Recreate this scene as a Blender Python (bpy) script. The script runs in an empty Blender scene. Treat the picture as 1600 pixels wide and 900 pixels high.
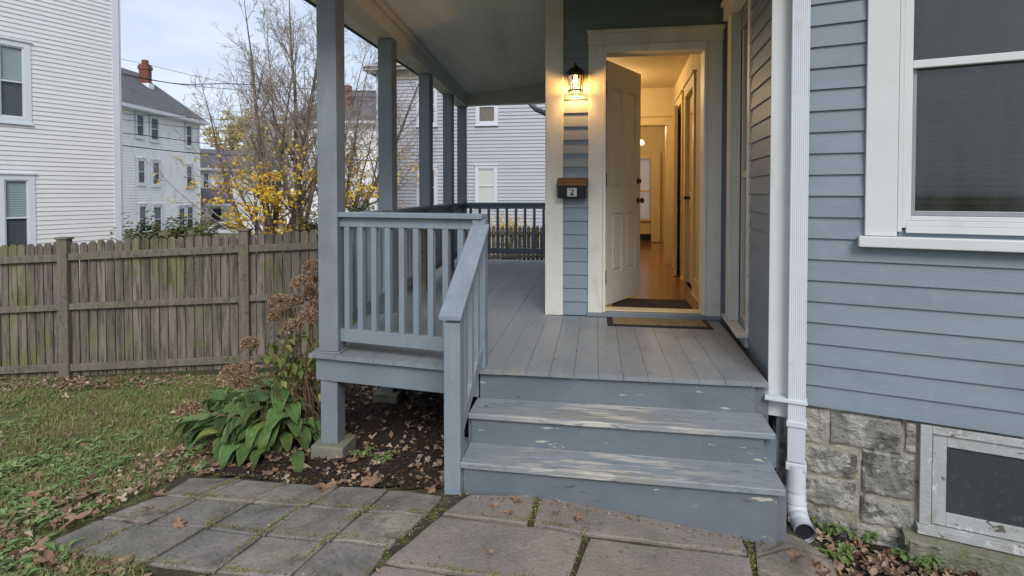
import bpy, math, random
from mathutils import Vector, Matrix, noise as mnoise
random.seed(7)
R=math.radians
# ------------------------------------------------------------------ camera, sky, sun, exposure
F=860.; HOR=302.; PITCH=R(1.3); CH=1.6
YAW=math.atan(130/F); YC=HOR+F*math.tan(PITCH)
S=bpy.context.scene
cd=bpy.data.cameras.new('camera'); cam=bpy.data.objects.new('camera',cd); S.collection.objects.link(cam)
cam.location=(0,0,CH); cam.rotation_euler=(R(90)-PITCH,0,YAW)
cd.lens=F*36/1600; cd.sensor_width=36; cd.shift_y=-(450-YC)/1600; cd.clip_start=.05; cd.clip_end=3000
S.camera=cam
W=bpy.data.worlds.new('World'); S.world=W; W.use_nodes=True
nt=W.node_tree; nt.nodes.clear()
SUN_EL=40; SUN_AZ=163   # azimuth clockwise from +Y the light comes from
sky=nt.nodes.new('ShaderNodeTexSky'); sky.sky_type='NISHITA'; sky.sun_disc=False
sky.sun_elevation=R(SUN_EL); sky.sun_rotation=R(SUN_AZ); sky.air_density=1.2; sky.dust_density=3
tc=nt.nodes.new('ShaderNodeTexCoord'); mp=nt.nodes.new('ShaderNodeMapping'); mp.inputs['Scale'].default_value=(1.2,1.2,4.2)
nz=nt.nodes.new('ShaderNodeTexNoise'); nz.inputs['Scale'].default_value=1.7; nz.inputs['Detail'].default_value=7; nz.inputs['Roughness'].default_value=.55
rp=nt.nodes.new('ShaderNodeValToRGB'); rp.color_ramp.elements[0].position=.33; rp.color_ramp.elements[0].color=(4.7,5.5,7.0,1)
rp.color_ramp.elements[1].position=.66; rp.color_ramp.elements[1].color=(7.2,7.9,9.1,1)
mx=nt.nodes.new('ShaderNodeMixRGB'); mx.inputs[0].default_value=.82
bg=nt.nodes.new('ShaderNodeBackground'); bg.inputs[1].default_value=.10
wo=nt.nodes.new('ShaderNodeOutputWorld')
L=nt.links.new
L(tc.outputs['Generated'],mp.inputs[0]); L(mp.outputs[0],nz.inputs[0]); L(nz.outputs[0],rp.inputs[0])
L(sky.outputs[0],mx.inputs[1]); L(rp.outputs[0],mx.inputs[2]); L(mx.outputs[0],bg.inputs[0]); L(bg.outputs[0],wo.inputs[0])
sd=bpy.data.lights.new('sun','SUN'); sd.energy=1.8; sd.angle=R(25); sd.color=(1,.98,.95)
so=bpy.data.objects.new('sun',sd); S.collection.objects.link(so)
dv=Vector((math.sin(R(SUN_AZ))*math.cos(R(SUN_EL)),math.cos(R(SUN_AZ))*math.cos(R(SUN_EL)),math.sin(R(SUN_EL))))
so.rotation_euler=dv.to_track_quat('Z','Y').to_euler(); so.location=(0,-5,20)
S.view_settings.view_transform='Standard'; S.view_settings.look='None'; S.view_settings.exposure=.47; S.view_settings.gamma=1
S.render.engine='CYCLES'

# ------------------------------------------------------------------ surveying helpers (distances to the camera station)
cF=Vector((-math.sin(YAW)*math.cos(PITCH),math.cos(YAW)*math.cos(PITCH),-math.sin(PITCH)))
cR=Vector((math.cos(YAW),math.sin(YAW),0)); cU=cR.cross(cF); CO=Vector((0,0,CH))
def ray(x,y): return cF+cR*((x-800)/F)+cU*((YC-y)/F)
def atZ(x,y,z): d=ray(x,y); return CO+d*((z-CH)/d.z)
def atY(x,y,Y): d=ray(x,y); return CO+d*(Y/d.y)
def atD(x,y,D): return CO+ray(x,y)*D
def sm(a,b,x):
    t=max(0,min(1,(x-a)/(b-a))); return t*t*(3-2*t)
def G(x,y):     # height of the ground
    p=.1545+.03*x-.08*y+.09*sm(-1.75,-.8,x)
    l=min(0,p) if p<0 else 0
    if l<-.47: l=-.47-.25*(1-math.exp((l+.47)/.25*1.))
    l=l*(1-sm(-.85,-.55,x))
    r=-.12*max(0,min(1,(x+.2)/1.07))-.17*sm(.87,1.25,x)
    if y>6 and x>-.8: r=-.45*sm(6,9,y)
    return l+r
def atG(x,y,h=0):
    z=0.
    for i in range(25):
        p=atZ(x,y,z+h); z=.5*z+.5*G(p.x,p.y)
    return Vector((p.x,p.y,G(p.x,p.y)+h))

# ------------------------------------------------------------------ object helpers
C=S.collection
WP={}
def wp(o): return WP.get(o.name,Vector((0,0,0))) if o else Vector((0,0,0))
def tag(o,label=None,cat=None,group=None,kind=None):
    if label: o['label']=label
    if cat: o['category']=cat
    if group: o['group']=group
    if kind: o['kind']=kind
    return o
def empty(name,loc,label,cat,group=None):
    o=bpy.data.objects.new(name,None); C.objects.link(o); o.location=loc; o.empty_display_size=.1
    WP[o.name]=Vector(loc); return tag(o,label,cat,group)
class Fr:   # a wall frame: u along the wall, n outward, z up
    def __init__(s,O,d,flip=False):
        d=Vector((d[0],d[1],0)).normalized(); s.O=Vector((O[0],O[1],0)); s.d=d
        s.n=Vector((d.y,-d.x,0))*(-1 if flip else 1)
    def p(s,u,n,z): v=s.O+s.d*u+s.n*n; v.z=z; return v
    def hit(s,x,y):
        d=ray(x,y); t=(s.O-CO).dot(s.n)/d.dot(s.n) if True else 0
        q=CO+d*t; return (q-s.O).dot(s.d), q.z
WORLD=Fr((0,0),(1,0),True)
class MB:
    def __init__(s): s.v=[];s.f=[];s.uv=None
    def hexa(s,pts):
        i=len(s.v); s.v+= [tuple(p) for p in pts]
        s.f+=[(i,i+3,i+2,i+1),(i+4,i+5,i+6,i+7),(i,i+1,i+5,i+4),(i+1,i+2,i+6,i+5),(i+2,i+3,i+7,i+6),(i+3,i,i+4,i+7)]
        return s
    def box(s,x0,x1,y0,y1,z0,z1,fr=None):
        fr=fr or WORLD
        return s.hexa([fr.p(*q) for q in ((x0,y0,z0),(x1,y0,z0),(x1,y1,z0),(x0,y1,z0),(x0,y0,z1),(x1,y0,z1),(x1,y1,z1),(x0,y1,z1))])
    def bar(s,a,b,w,h,up=(0,0,1),ends=None):
        a=Vector(a);b=Vector(b);d=(b-a).normalized();sd_=d.cross(Vector(up)).normalized();u=sd_.cross(d)
        q=[]
        for c in (a,b):
            q+= [c-sd_*w/2-u*h/2,c+sd_*w/2-u*h/2,c+sd_*w/2+u*h/2,c-sd_*w/2+u*h/2]
        return s.hexa(q)
    def prism(s,poly,d):   # extrude polygon of points by vector
        d=Vector(d);i=len(s.v);n=len(poly)
        s.v+=[tuple(Vector(p)) for p in poly]+[tuple(Vector(p)+d) for p in poly]
        s.f.append(tuple(range(i+n-1,i-1,-1))); s.f.append(tuple(range(i+n,i+2*n)))
        for k in range(n):
            j=(k+1)%n; s.f.append((i+k,i+j,i+n+j,i+n+k))
        return s
    def poly(s,pts):
        i=len(s.v); s.v+=[tuple(p) for p in pts]; s.f.append(tuple(range(i,i+len(pts)))); return s
    def tube(s,path,rad,n=6,cap=True):
        i0=len(s.v); m=len(path); path=[Vector(p) for p in path]
        if not hasattr(rad,'__len__'): rad=[rad]*m
        ref=None
        for k,p in enumerate(path):
            t=(path[min(k+1,m-1)]-path[max(k-1,0)]); t=t.normalized() if t.length>1e-9 else Vector((0,0,1))
            if ref is None: ref=Vector((1,0,0)) if abs(t.x)<.8 else Vector((0,1,0))
            a=(ref-t*ref.dot(t)).normalized(); b=t.cross(a); ref=a
            for j in range(n):
                g=2*math.pi*j/n; s.v.append(tuple(p+(a*math.cos(g)+b*math.sin(g))*rad[k]))
        for k in range(m-1):
            for j in range(n):
                q=i0+k*n+j; w=i0+k*n+(j+1)%n; s.f.append((q,w,w+n,q+n))
        if cap:
            s.f.append(tuple(range(i0+n-1,i0-1,-1))); s.f.append(tuple(range(i0+(m-1)*n,i0+m*n)))
        return s
    def lathe(s,c,prof,n=20):   # prof: (r,z)
        i0=len(s.v);c=Vector(c)
        for r,z in prof:
            for j in range(n):
                g=2*math.pi*j/n; s.v.append((c.x+r*math.cos(g),c.y+r*math.sin(g),c.z+z))
        for k in range(len(prof)-1):
            for j in range(n):
                q=i0+k*n+j; w=i0+k*n+(j+1)%n; s.f.append((q,w,w+n,q+n))
        return s
    def build(s,name,mat,parent=None,bevel=0,smooth=False,label=None,seg=2):
        me=bpy.data.meshes.new(name); o_=wp(parent)
        me.from_pydata([(a-o_.x,b-o_.y,c-o_.z) for a,b,c in s.v],[],s.f); 
        if s.uv:
            ul=me.uv_layers.new(name='UVMap'); k=[c for u in s.uv for c in u]; ul.data.foreach_set('uv',k)
        me.validate(); me.update()
        o=bpy.data.objects.new(name,me); C.objects.link(o); me.materials.append(mat)
        if parent: o.parent=parent
        WP[o.name]=o_.copy()
        if smooth: me.polygons.foreach_set('use_smooth',[True]*len(me.polygons))
        if bevel:
            m=o.modifiers.new('bevel','BEVEL'); m.width=bevel; m.segments=seg; m.limit_method='ANGLE'; m.angle_limit=R(35)
        if label: o['label']=label
        return o
def copy_tree(o,parent=None,loc=None,rz=None):
    c=o.copy(); C.objects.link(c)
    if parent: c.parent=parent
    if loc is not None: c.location=loc
    if rz is not None: c.rotation_euler[2]=rz
    for ch in list(o.children):
        copy_tree(ch,c)
    return c

# ------------------------------------------------------------------ materials
def col(h):
    h=h.lstrip('#'); r=[int(h[i:i+2],16)/255 for i in (0,2,4)]
    return tuple((c/12.92 if c<=.04045 else ((c+.055)/1.055)**2.4) for c in r)+(1,)
def M(name,c,rough=.6,var=.12,vs=6,st=(1,1,1),bump=.15,bs=40,bst=(1,1,1),bd=.004,island=0,layers=(),metal=0,spec=.4,trans=0,sheen=0,transl=None):
    m=bpy.data.materials.new(name); m.use_nodes=True; n=m.node_tree; N=n.nodes; l=n.links.new
    b=N['Principled BSDF']; b.inputs['Roughness'].default_value=rough; b.inputs['Metallic'].default_value=metal
    b.inputs['Specular IOR Level'].default_value=spec
    t=N.new('ShaderNodeTexCoord')
    def noise_(sc,stv,det=5,ro=.6,off=0):
        mp=N.new('ShaderNodeMapping'); mp.inputs['Scale'].default_value=stv; mp.inputs['Location'].default_value=(off,off*.7,off*.3); l(t.outputs['Object'],mp.inputs[0])
        z=N.new('ShaderNodeTexNoise'); z.inputs['Scale'].default_value=sc; z.inputs['Detail'].default_value=det; z.inputs['Roughness'].default_value=ro; z.inputs['Distortion'].default_value=.5 if off>2 else 0
        l(mp.outputs[0],z.inputs['Vector']); return z.outputs[0]
    def mth(op,a,bv,cv=None):
        q=N.new('ShaderNodeMath'); q.operation=op
        for i,v in enumerate((a,bv,cv)):
            if v is None: continue
            if hasattr(v,'is_output'): l(v,q.inputs[i])
            else: q.inputs[i].default_value=v
        return q.outputs[0]
    c=col(c) if isinstance(c,str) else tuple(c)+((1,) if len(c)==3 else ())
    fac=mth('MULTIPLY_ADD',noise_(vs,st),var*4,1-var*2)
    if island:
        g=N.new('ShaderNodeNewGeometry'); fac=mth('MULTIPLY',fac,mth('MULTIPLY_ADD',g.outputs['Random Per Island'],island*2,1-island))
    cc=N.new('ShaderNodeVectorMath'); cc.operation='SCALE'; cc.inputs[0].default_value=c[:3]; l(fac,cc.inputs['Scale'])
    cur=cc.outputs[0]
    for i,(lc,sc,lo,hi,lst,am,*wm_) in enumerate(layers):   # stains, moss, worn paint
        z=noise_(sc,lst,6,.62,3.7*(i+1)); mr=N.new('ShaderNodeMapRange'); l(z,mr.inputs[0]); mr.inputs[1].default_value=lo; mr.inputs[2].default_value=hi; mr.inputs[4].default_value=am
        q=N.new('ShaderNodeMixRGB'); fo=mr.outputs[0]
        if wm_:   # wear is confined to where feet land
            sx=N.new('ShaderNodeSeparateXYZ'); l(t.outputs['Object'],sx.inputs[0])
            mk=mth('SUBTRACT',1.25,mth('MULTIPLY',mth('ABSOLUTE',mth('SUBTRACT',sx.outputs[0],wm_[0]),None),1/wm_[1])); c_=N.new('ShaderNodeClamp'); l(mk,c_.inputs[0]); fo=mth('MULTIPLY',fo,c_.outputs[0])
        l(fo,q.inputs[0]); l(cur,q.inputs[1]); q.inputs[2].default_value=col(lc); cur=q.outputs[0]
    l(cur,b.inputs['Base Color'])
    if bump:
        bn=N.new('ShaderNodeBump'); bn.inputs['Strength'].default_value=bump; bn.inputs['Distance'].default_value=bd
        l(noise_(bs,bst,8,.65,1.3),bn.inputs['Height']); l(bn.outputs[0],b.inputs['Normal'])
    if transl:
        tr=N.new('ShaderNodeBsdfTranslucent'); l(cur,tr.inputs[0]); ms=N.new('ShaderNodeMixShader'); ms.inputs[0].default_value=transl
        l(b.outputs[0],ms.inputs[1]); l(tr.outputs[0],ms.inputs[2]); l(ms.outputs[0],N['Material Output'].inputs[0])
    return m
def ramp_island(m,cols):    # leaf colours picked per leaf
    n=m.node_tree;N=n.nodes;b=N['Principled BSDF'];g=N.new('ShaderNodeNewGeometry');r=N.new('ShaderNodeValToRGB')
    e=r.color_ramp; e.interpolation='LINEAR'
    while len(e.elements)<len(cols): e.elements.new(.5)
    for i,cv in enumerate(cols): e.elements[i].position=i/(len(cols)-1); e.elements[i].color=col(cv)
    n.links.new(g.outputs['Random Per Island'],r.inputs[0])
    src=b.inputs['Base Color'].links[0].from_socket
    q=N.new('ShaderNodeMixRGB'); q.blend_type='MULTIPLY'; q.inputs[0].default_value=1
    n.links.new(r.outputs[0],q.inputs[1]); n.links.new(src,q.inputs[2])
    for lk in list(src.links):
        if lk.to_node!=q:
            n.links.new(q.outputs[0],lk.to_socket)
    return m
def emis(name,c,s):
    m=bpy.data.materials.new(name); m.use_nodes=True; b=m.node_tree.nodes['Principled BSDF']
    b.inputs['Base Color'].default_value=(.8,.8,.8,1); b.inputs['Emission Color'].default_value=col(c); b.inputs['Emission Strength'].default_value=s; return m
def glass(name,tint=(.8,.82,.84),streak=0,gl=.12):
    m=bpy.data.materials.new(name); m.use_nodes=True; n=m.node_tree;N=n.nodes;l=n.links.new
    for x in list(N): N.remove(x)
    o=N.new('ShaderNodeOutputMaterial');t=N.new('ShaderNodeBsdfTransparent');t.inputs[0].default_value=tint+(1,)
    g=N.new('ShaderNodeBsdfGlossy');g.inputs['Roughness'].default_value=.04;mx=N.new('ShaderNodeMixShader')
    fr=N.new('ShaderNodeFresnel');fr.inputs[0].default_value=1.5
    ad=N.new('ShaderNodeMath');ad.operation='ADD';ad.inputs[1].default_value=gl*.4;l(fr.outputs[0],ad.inputs[0])
    l(ad.outputs[0],mx.inputs[0]);l(t.outputs[0],mx.inputs[1]);l(g.outputs[0],mx.inputs[2])
    cur=mx.outputs[0]
    if streak:
        tc=N.new('ShaderNodeTexCoord');mp=N.new('ShaderNodeMapping');mp.inputs['Scale'].default_value=(9,9,.9);z=N.new('ShaderNodeTexNoise');z.inputs['Scale'].default_value=1.3;z.inputs['Detail'].default_value=7
        l(tc.outputs['Object'],mp.inputs[0]);l(mp.outputs[0],z.inputs['Vector'])
        mr=N.new('ShaderNodeMapRange');mr.inputs[1].default_value=.38;mr.inputs[2].default_value=.8;mr.inputs[4].default_value=streak;l(z.outputs[0],mr.inputs[0])
        d=N.new('ShaderNodeBsdfDiffuse');d.inputs[0].default_value=(.13,.135,.14,1);m2=N.new('ShaderNodeMixShader')
        l(mr.outputs[0],m2.inputs[0]);l(cur,m2.inputs[1]);l(d.outputs[0],m2.inputs[2]);cur=m2.outputs[0]
    l(cur,o.inputs[0]); return m

X_=(1,1,1)
m_blue=M('blue_siding_paint','#78848e',.5,.05,3,(1,1,6),.6,9,(1,1,16),.002,island=.05,layers=[('#56636e',2.2,.5,.8,(1,1,2),.35),('#8f9aa2',12,.60,.72,(1,1,.5),.3),('#4b5157',34,.70,.74,(1,1,1),.55),('#a9aca9',50,.73,.76,(1,1,1),.6)])
m_porch=M('grey_blue_porch_paint','#737a81',.5,.1,4,(1,1,1),.5,30,(3,3,.6),.002,layers=[('#8d949a',9,.56,.7,(2,2,.4),.3),('#3f474d',30,.69,.72,(1,1,1.5),.7),('#525c62',3,.55,.8,X_,.5),('#9a8f7c',26,.7,.74,(1,1,.35),.7)])
m_rail=M('grey_rail_paint','#79838c',.5,.1,4,(1,1,1),.5,30,(3,3,.5),.002,layers=[('#949ca3',7,.54,.7,(3,3,.3),.35),('#454c52',36,.68,.71,(1,1,.7),.7),('#9a9384',44,.72,.74,(1,1,1),.7),('#4f5960',5,.6,.85,X_,.5)])
m_deck=M('deck_floor_paint','#7b8084',.42,.08,3,(6,1,1),.35,22,(6,.6,1),.002,island=.05,spec=.5,layers=[('#54585a',1.2,.5,.75,X_,.6),('#8b8473',5,.56,.72,(2,.6,1),.6),('#9a9180',22,.62,.68,(1.5,.4,1),.6),('#46463f',34,.64,.69,(1,.5,1),.8),('#8d7c3f',15,.70,.73,(1,1,1),.7)])
m_tread=M('worn_tread_paint','#7f868c',.5,.1,4,(1,5,1),.5,20,(.5,8,8),.003,spec=.45,layers=[('#8a857b',2.0,.46,.56,(.8,2.6,1),.7,-.02,.62),('#b9b2a6',6,.52,.58,(.5,5,3),.85,.0,.58),('#5c6165',14,.57,.62,(.5,6,3),.7),('#a9a496',9,.66,.69,(.6,3,2),.7),('#4d5459',9,.6,.75,(.5,3,1),.6)])
m_riser=M('riser_paint','#646b71',.5,.1,4,(1,1,2),.4,20,(.7,1,9),.003,layers=[('#4c565e',3,.5,.8,(1,1,2),.5),('#b5b1a2',12,.655,.67,(.6,1,3),.9),('#3c4348',18,.64,.69,(.4,1,2),.7),('#8c7c62',26,.70,.72,(1,1,1),.9)])
m_white=M('white_trim_paint','#c6c7c7',.5,.04,3,X_,.2,40,(3,3,.5),.0015,layers=[('#9c9a93',6,.58,.8,(1,1,.5),.45),('#6a665e',34,.72,.76,(1,1,.5),.7)])
m_cream=M('cream_white_trim','#cdcac2',.5,.05,3,X_,.2,40,(3,3,.5),.0015,layers=[('#8f8a7e',5,.56,.8,(1,1,.5),.5),('#6e685d',30,.71,.75,(1,1,.5),.7)])
m_ceil=M('ceiling_paint','#efebe8',.6,.05,3,(1,1,1),.2,10,(1,.2,1),.002,layers=[('#76766f',1.5,.5,.8,(2,.3,1),.4)])
m_beam=M('beam_paint','#c6c5c0',.5,.05,3,X_,.2,20,(1,.2,1),.002)
m_worn=M('flaking_white_paint','#a2a4a4',.7,.1,6,X_,.8,40,(1,1,1),.005,layers=[('#8c887c',5,.52,.62,(1,1,1.5),.7),('#55503f',14,.62,.645,(1,1,1.4),.95),('#c6c8c8',20,.6,.64,X_,.6)])
m_stone=M('foundation_stone','#89867f',.85,.3,7,X_,1,30,(1,1,1),.02,island=.3,layers=[('#a8a59d',5,.48,.56,X_,.7),('#45433f',2.6,.55,.60,(1,1,1.6),.75),('#c0bdb5',18,.58,.63,X_,.6),('#57534b',24,.57,.63,X_,.55),('#5f6048',3,.6,.75,X_,.5)])
m_mortar=M('mortar','#979080',.9,.25,10,X_,1,40,X_,.015,layers=[('#bdb8ad',7,.5,.56,X_,.6),('#4a463c',6,.56,.62,X_,.8)])
m_conc=M('mossy_concrete','#777566',.9,.15,10,X_,.8,40,X_,.01,layers=[('#59603a',6,.5,.65,X_,.8)])
m_slab=M('bluestone_paver','#ffffff',.72,.3,7,X_,1,40,X_,.010,layers=[('#fff8ec',60,.56,.66,X_,.6),('#55534e',75,.56,.64,X_,.4),('#6a6a62',3,.5,.68,X_,.5),('#7d7f50',4,.6,.7,X_,.7),('#4a4844',60,.6,.68,X_,.7)]); ramp_island(m_slab,['#74726f','#847b71','#74716a','#7b766d','#8a8176','#6d6c6a'])
m_slab2=M('concrete_slab','#80776f',.85,.25,3,X_,1,60,X_,.008,layers=[('#a09a92',80,.56,.66,X_,.45),('#4f4a44',34,.58,.66,X_,.55),('#55524f',120,.6,.68,X_,.5),('#57544c',2.2,.52,.75,X_,.5),('#8f8d85',5,.6,.72,(1,2,1),.4)])
m_bed=M('joint_soil_and_moss','#3b362a',.95,.3,20,X_,1,60,X_,.01,layers=[('#535c26',9,.50,.62,X_,.8),('#7b6c55',60,.6,.66,X_,.9)])
m_lawn=M('lawn_soil','#6a6640',.95,.25,9,X_,1,50,X_,.02,layers=[('#6b5b3e',3.5,.5,.66,X_,.8),('#45602a',5,.5,.65,X_,.8),('#82725a',60,.62,.68,X_,.8)])
m_mulch=M('dark_mulch','#2b2119',.95,.3,20,X_,1,45,X_,.03,layers=[('#55402f',40,.58,.66,X_,.9)])
m_chip=M('mulch_chips','#ffffff',.9,.1,20,X_,0); ramp_island(m_chip,['#1d1611','#2c2119','#3d2c20','#251b14','#57432f','#1d1611'])
m_fence=M('weathered_fence_board','#746b62',.85,.3,4,(5,5,.5),.7,22,(5,5,.35),.006,island=.28,layers=[('#656a38',1.3,.50,.60,(1,1,.8),.75),('#3a3531',5,.46,.62,(4,4,.4),.75),('#a39b8f',12,.62,.74,(4,4,.3),.5),('#2b2724',22,.58,.66,(4,4,.2),.7)])
m_fpost=M('mossy_fence_post','#6b6458',.85,.3,4,(5,5,.5),.7,22,(5,5,.35),.006,layers=[('#5d6340',2,.52,.7,(2,2,.8),.45),('#34302b',18,.56,.66,(1,1,1),.6),('#454138',8,.55,.7,(4,4,.5),.6)])
m_wwhite=M('white_vinyl_siding','#d2d1d2',.5,.03,2,X_,.1,8,(1,1,6),.002,island=.015)
m_wtrim=M('white_vinyl_trim','#c9cdd6',.45,.03,3,X_,0)
m_lav=M('lavender_grey_siding','#a9abb3',.55,.04,2,X_,.1,10,X_,.002,island=.02)
m_farw=M('far_white_clapboard','#e2e3e4',.6,.06,2,X_,0,island=.02,layers=[('#a9afb8',2,.55,.7,(1,1,.4),.4)])
m_roof=M('grey_asphalt_shingles','#57575d',.85,.16,4,(1,1,1),.6,14,(1,1,3),.03,island=.05,layers=[('#3f3f44',1.2,.5,.7,(1,1,.4),.6)])
m_brick=M('red_brick','#74483d',.85,.2,12,(1,1,3),.5,14,(1,1,3),.02,layers=[('#9c8a7c',14,.62,.7,(1,1,4),.6)])
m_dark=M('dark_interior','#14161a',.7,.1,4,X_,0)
m_dglass=M('dark_window_glass','#2e343b',.12,.3,1.6,(1,1,.4),0,spec=.6)
m_blind=M('window_blind','#98a19f',.6,.03,4,X_,0)
m_shade=M('pale_window_shade','#b9c4bd',.7,.03,4,X_,0)
m_screen=M('insect_screen','#343638',.8,.18,3,X_,.3,200,X_,.001,layers=[('#55575a',30,.55,.7,X_,.35)])
m_black=M('black_metal','#1b1b1d',.45,.1,20,X_,.1,60,X_,.001,spec=.5)
m_bronze=M('bronze_lantern_metal','#2b2018',.45,.15,20,X_,.2,60,X_,.001,spec=.5,metal=.3)
m_mbox=M('mailbox_metal','#20242c',.4,.12,12,X_,.15,50,X_,.001,layers=[('#3b3a3a',20,.62,.7,X_,.5)])
m_mlid=M('mailbox_lid','#2e231d',.5,.15,14,X_,.2,50,X_,.001,layers=[('#2a2421',12,.5,.6,X_,.7)])
m_plate=M('number_plate','#b5b3ad',.6,.06,30,X_,0)
m_ink=M('digit_black','#111111',.6,0,1,X_,0)
m_door=M('door_paint','#c4bfb2',.4,.03,4,X_,.1,30,(3,3,.5),.001,layers=[('#9b9382',9,.62,.8,X_,.3)])
m_wall=M('hall_wall_plaster','#d0c09a',.75,.03,3,X_,.1,30,X_,.001)
m_htrim=M('hall_cream_trim','#cfbf98',.45,.03,3,X_,0)
m_hfloor=M('hall_wood_floor','#8b6648',.16,.1,3,(6,.8,1),.05,20,(5,.5,1),.001,spec=.5,layers=[('#6c4426',3,.5,.7,(5,.6,1),.5)])
m_mat=M('coir_doormat','#7b6a4c',.95,.2,60,X_,1,240,X_,.006,layers=[('#564a37',16,.5,.7,X_,.6)])
m_rub=M('black_rubber','#1b1b1b',.8,.2,40,X_,.4,120,X_,.003)
m_mat2=M('brown_hall_mat','#3a2a22',.95,.2,60,X_,1,200,X_,.004)
m_hinge=M('brass_hinge','#4b4435',.5,.2,30,X_,0,metal=.6)
m_spout=M('white_downspout_paint','#c4c8cf',.4,.04,6,X_,.1,30,X_,.001,layers=[('#8f8d84',12,.62,.8,(1,1,.6),.5)])
m_bark=M('grey_bark','#5d5148',.9,.2,6,(3,3,.6),.8,20,(3,3,.5),.02,layers=[('#8b8378',5,.55,.7,(1,1,.5),.5)])
m_twig=M('brown_twigs','#8a8077',.9,.15,5,X_,0)
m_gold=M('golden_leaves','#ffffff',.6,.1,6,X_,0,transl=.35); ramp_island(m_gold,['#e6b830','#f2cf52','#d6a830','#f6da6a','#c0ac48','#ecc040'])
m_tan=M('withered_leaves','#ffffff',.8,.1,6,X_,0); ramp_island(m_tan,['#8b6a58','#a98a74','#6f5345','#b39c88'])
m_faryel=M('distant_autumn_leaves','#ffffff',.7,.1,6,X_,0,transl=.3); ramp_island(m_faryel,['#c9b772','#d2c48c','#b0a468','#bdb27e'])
m_shrub=M('evergreen_leaves','#ffffff',.5,.1,6,X_,0,transl=.15); ramp_island(m_shrub,['#39472d','#4b5a35','#2a3623','#626a45','#7a4f38'])
m_green=M('green_weed_leaves','#ffffff',.5,.15,14,X_,0,transl=.25); ramp_island(m_green,['#5f7842','#768e52','#52693c','#8c9c60','#6c8052'])
m_grass=M('grass_blades','#ffffff',.55,.25,1.6,X_,0,transl=.3); ramp_island(m_grass,['#6b7a42','#8c9158','#5c6c3a','#a89e70','#7c8549','#b5a682'])
m_dead=M('fallen_dead_leaves','#e2e2e2',.8,.2,20,X_,.4,60,X_,.003,transl=.12); ramp_island(m_dead,['#73543f','#a1836a','#563f31','#b89f86','#835f45','#c9b39a','#8d6e58'])
m_maple=M('fallen_maple_leaf','#eeeeee',.75,.25,25,X_,.5,50,X_,.004,transl=.12); ramp_island(m_maple,['#9a7a60','#b99c80','#87664e','#c9b198'])
m_hyd=M('dried_hydrangea_petals','#ffffff',.85,.2,30,X_,0,transl=.2); ramp_island(m_hyd,['#86664e','#a88a6c','#6d5240','#bda58a','#937458'])
m_stem=M('brown_stems','#6a4f3b',.85,.2,20,X_,0)
m_car=M('white_car_paint','#c3c8cc',.25,.02,3,X_,0,spec=.6)
m_wire=M('black_cable','#15161a',.7,0,1,X_,0)
m_glass=glass('clear_glass',(.98,.98,.98)); m_streaked=glass('streaked_screened_glass',(.74,.75,.76),.26,.05)  # screened pane: curtain-like reflections painted on as grey vertical streaks
m_lglass=glass('lantern_glass',(.95,.93,.88),.75)
m_bulb=emis('lit_bulb','#ffb648',70)
m_sconce=emis('lit_hall_lamp','#ffca80',9)

def hosta_mat():
    m=M('hosta_leaf','#63814a',.45,.12,14,X_,0,transl=.22); n=m.node_tree;N=n.nodes;l=n.links.new;b=N['Principled BSDF']
    tc_=[x for x in N if x.type=='TEX_COORD'][0]; uv=N.new('ShaderNodeUVMap');uv.uv_map='UVMap';sx=N.new('ShaderNodeSeparateXYZ');l(uv.outputs[0],sx.inputs[0])
    a=N.new('ShaderNodeMath');a.operation='SUBTRACT';l(sx.outputs[0],a.inputs[0]);a.inputs[1].default_value=.5
    ab=N.new('ShaderNodeMath');ab.operation='ABSOLUTE';l(a.outputs[0],ab.inputs[0])
    mr=N.new('ShaderNodeMapRange');l(ab.outputs[0],mr.inputs[0]);mr.inputs[1].default_value=.44;mr.inputs[2].default_value=.49;mr.inputs[4].default_value=.75
    q=N.new('ShaderNodeMixRGB');src=b.inputs['Base Color'].links[0].from_socket;l(mr.outputs[0],q.inputs[0]);l(src,q.inputs[1]);q.inputs[2].default_value=col('#a9b07a')
    g=N.new('ShaderNodeNewGeometry');sc=N.new('ShaderNodeMath');sc.operation='MULTIPLY_ADD';l(g.outputs['Random Per Island'],sc.inputs[0]);sc.inputs[1].default_value=.7;sc.inputs[2].default_value=.65
    yz=N.new('ShaderNodeTexNoise');yz.inputs['Scale'].default_value=5;l(tc_.outputs['Object'],yz.inputs['Vector']);ym=N.new('ShaderNodeMapRange');ym.inputs[1].default_value=.56;ym.inputs[2].default_value=.7;ym.inputs[4].default_value=.5;l(yz.outputs[0],ym.inputs[0]);y2=N.new('ShaderNodeMixRGB');l(ym.outputs[0],y2.inputs[0]);l(q.outputs[0],y2.inputs[1]);y2.inputs[2].default_value=col('#a39a45');q=y2;vm=N.new('ShaderNodeVectorMath');vm.operation='SCALE';l(q.outputs[0],vm.inputs[0]);l(sc.outputs[0],vm.inputs['Scale'])
    for nm in [x for x in N if x.type in('BSDF_PRINCIPLED',)]: l(vm.outputs[0],nm.inputs['Base Color'])
    for x in N:
        if x.type=='BSDF_TRANSLUCENT': l(vm.outputs[0],x.inputs[0])
    # veins
    w=N.new('ShaderNodeMath');w.operation='MULTIPLY';l(ab.outputs[0],w.inputs[0]);w.inputs[1].default_value=75
    s=N.new('ShaderNodeMath');s.operation='SINE';l(w.outputs[0],s.inputs[0]);bp=N.new('ShaderNodeBump');bp.inputs['Distance'].default_value=.004;bp.inputs['Strength'].default_value=.8
    l(s.outputs[0],bp.inputs['Height']);l(bp.outputs[0],b.inputs['Normal'])
    return m
m_hosta=hosta_mat()

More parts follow.
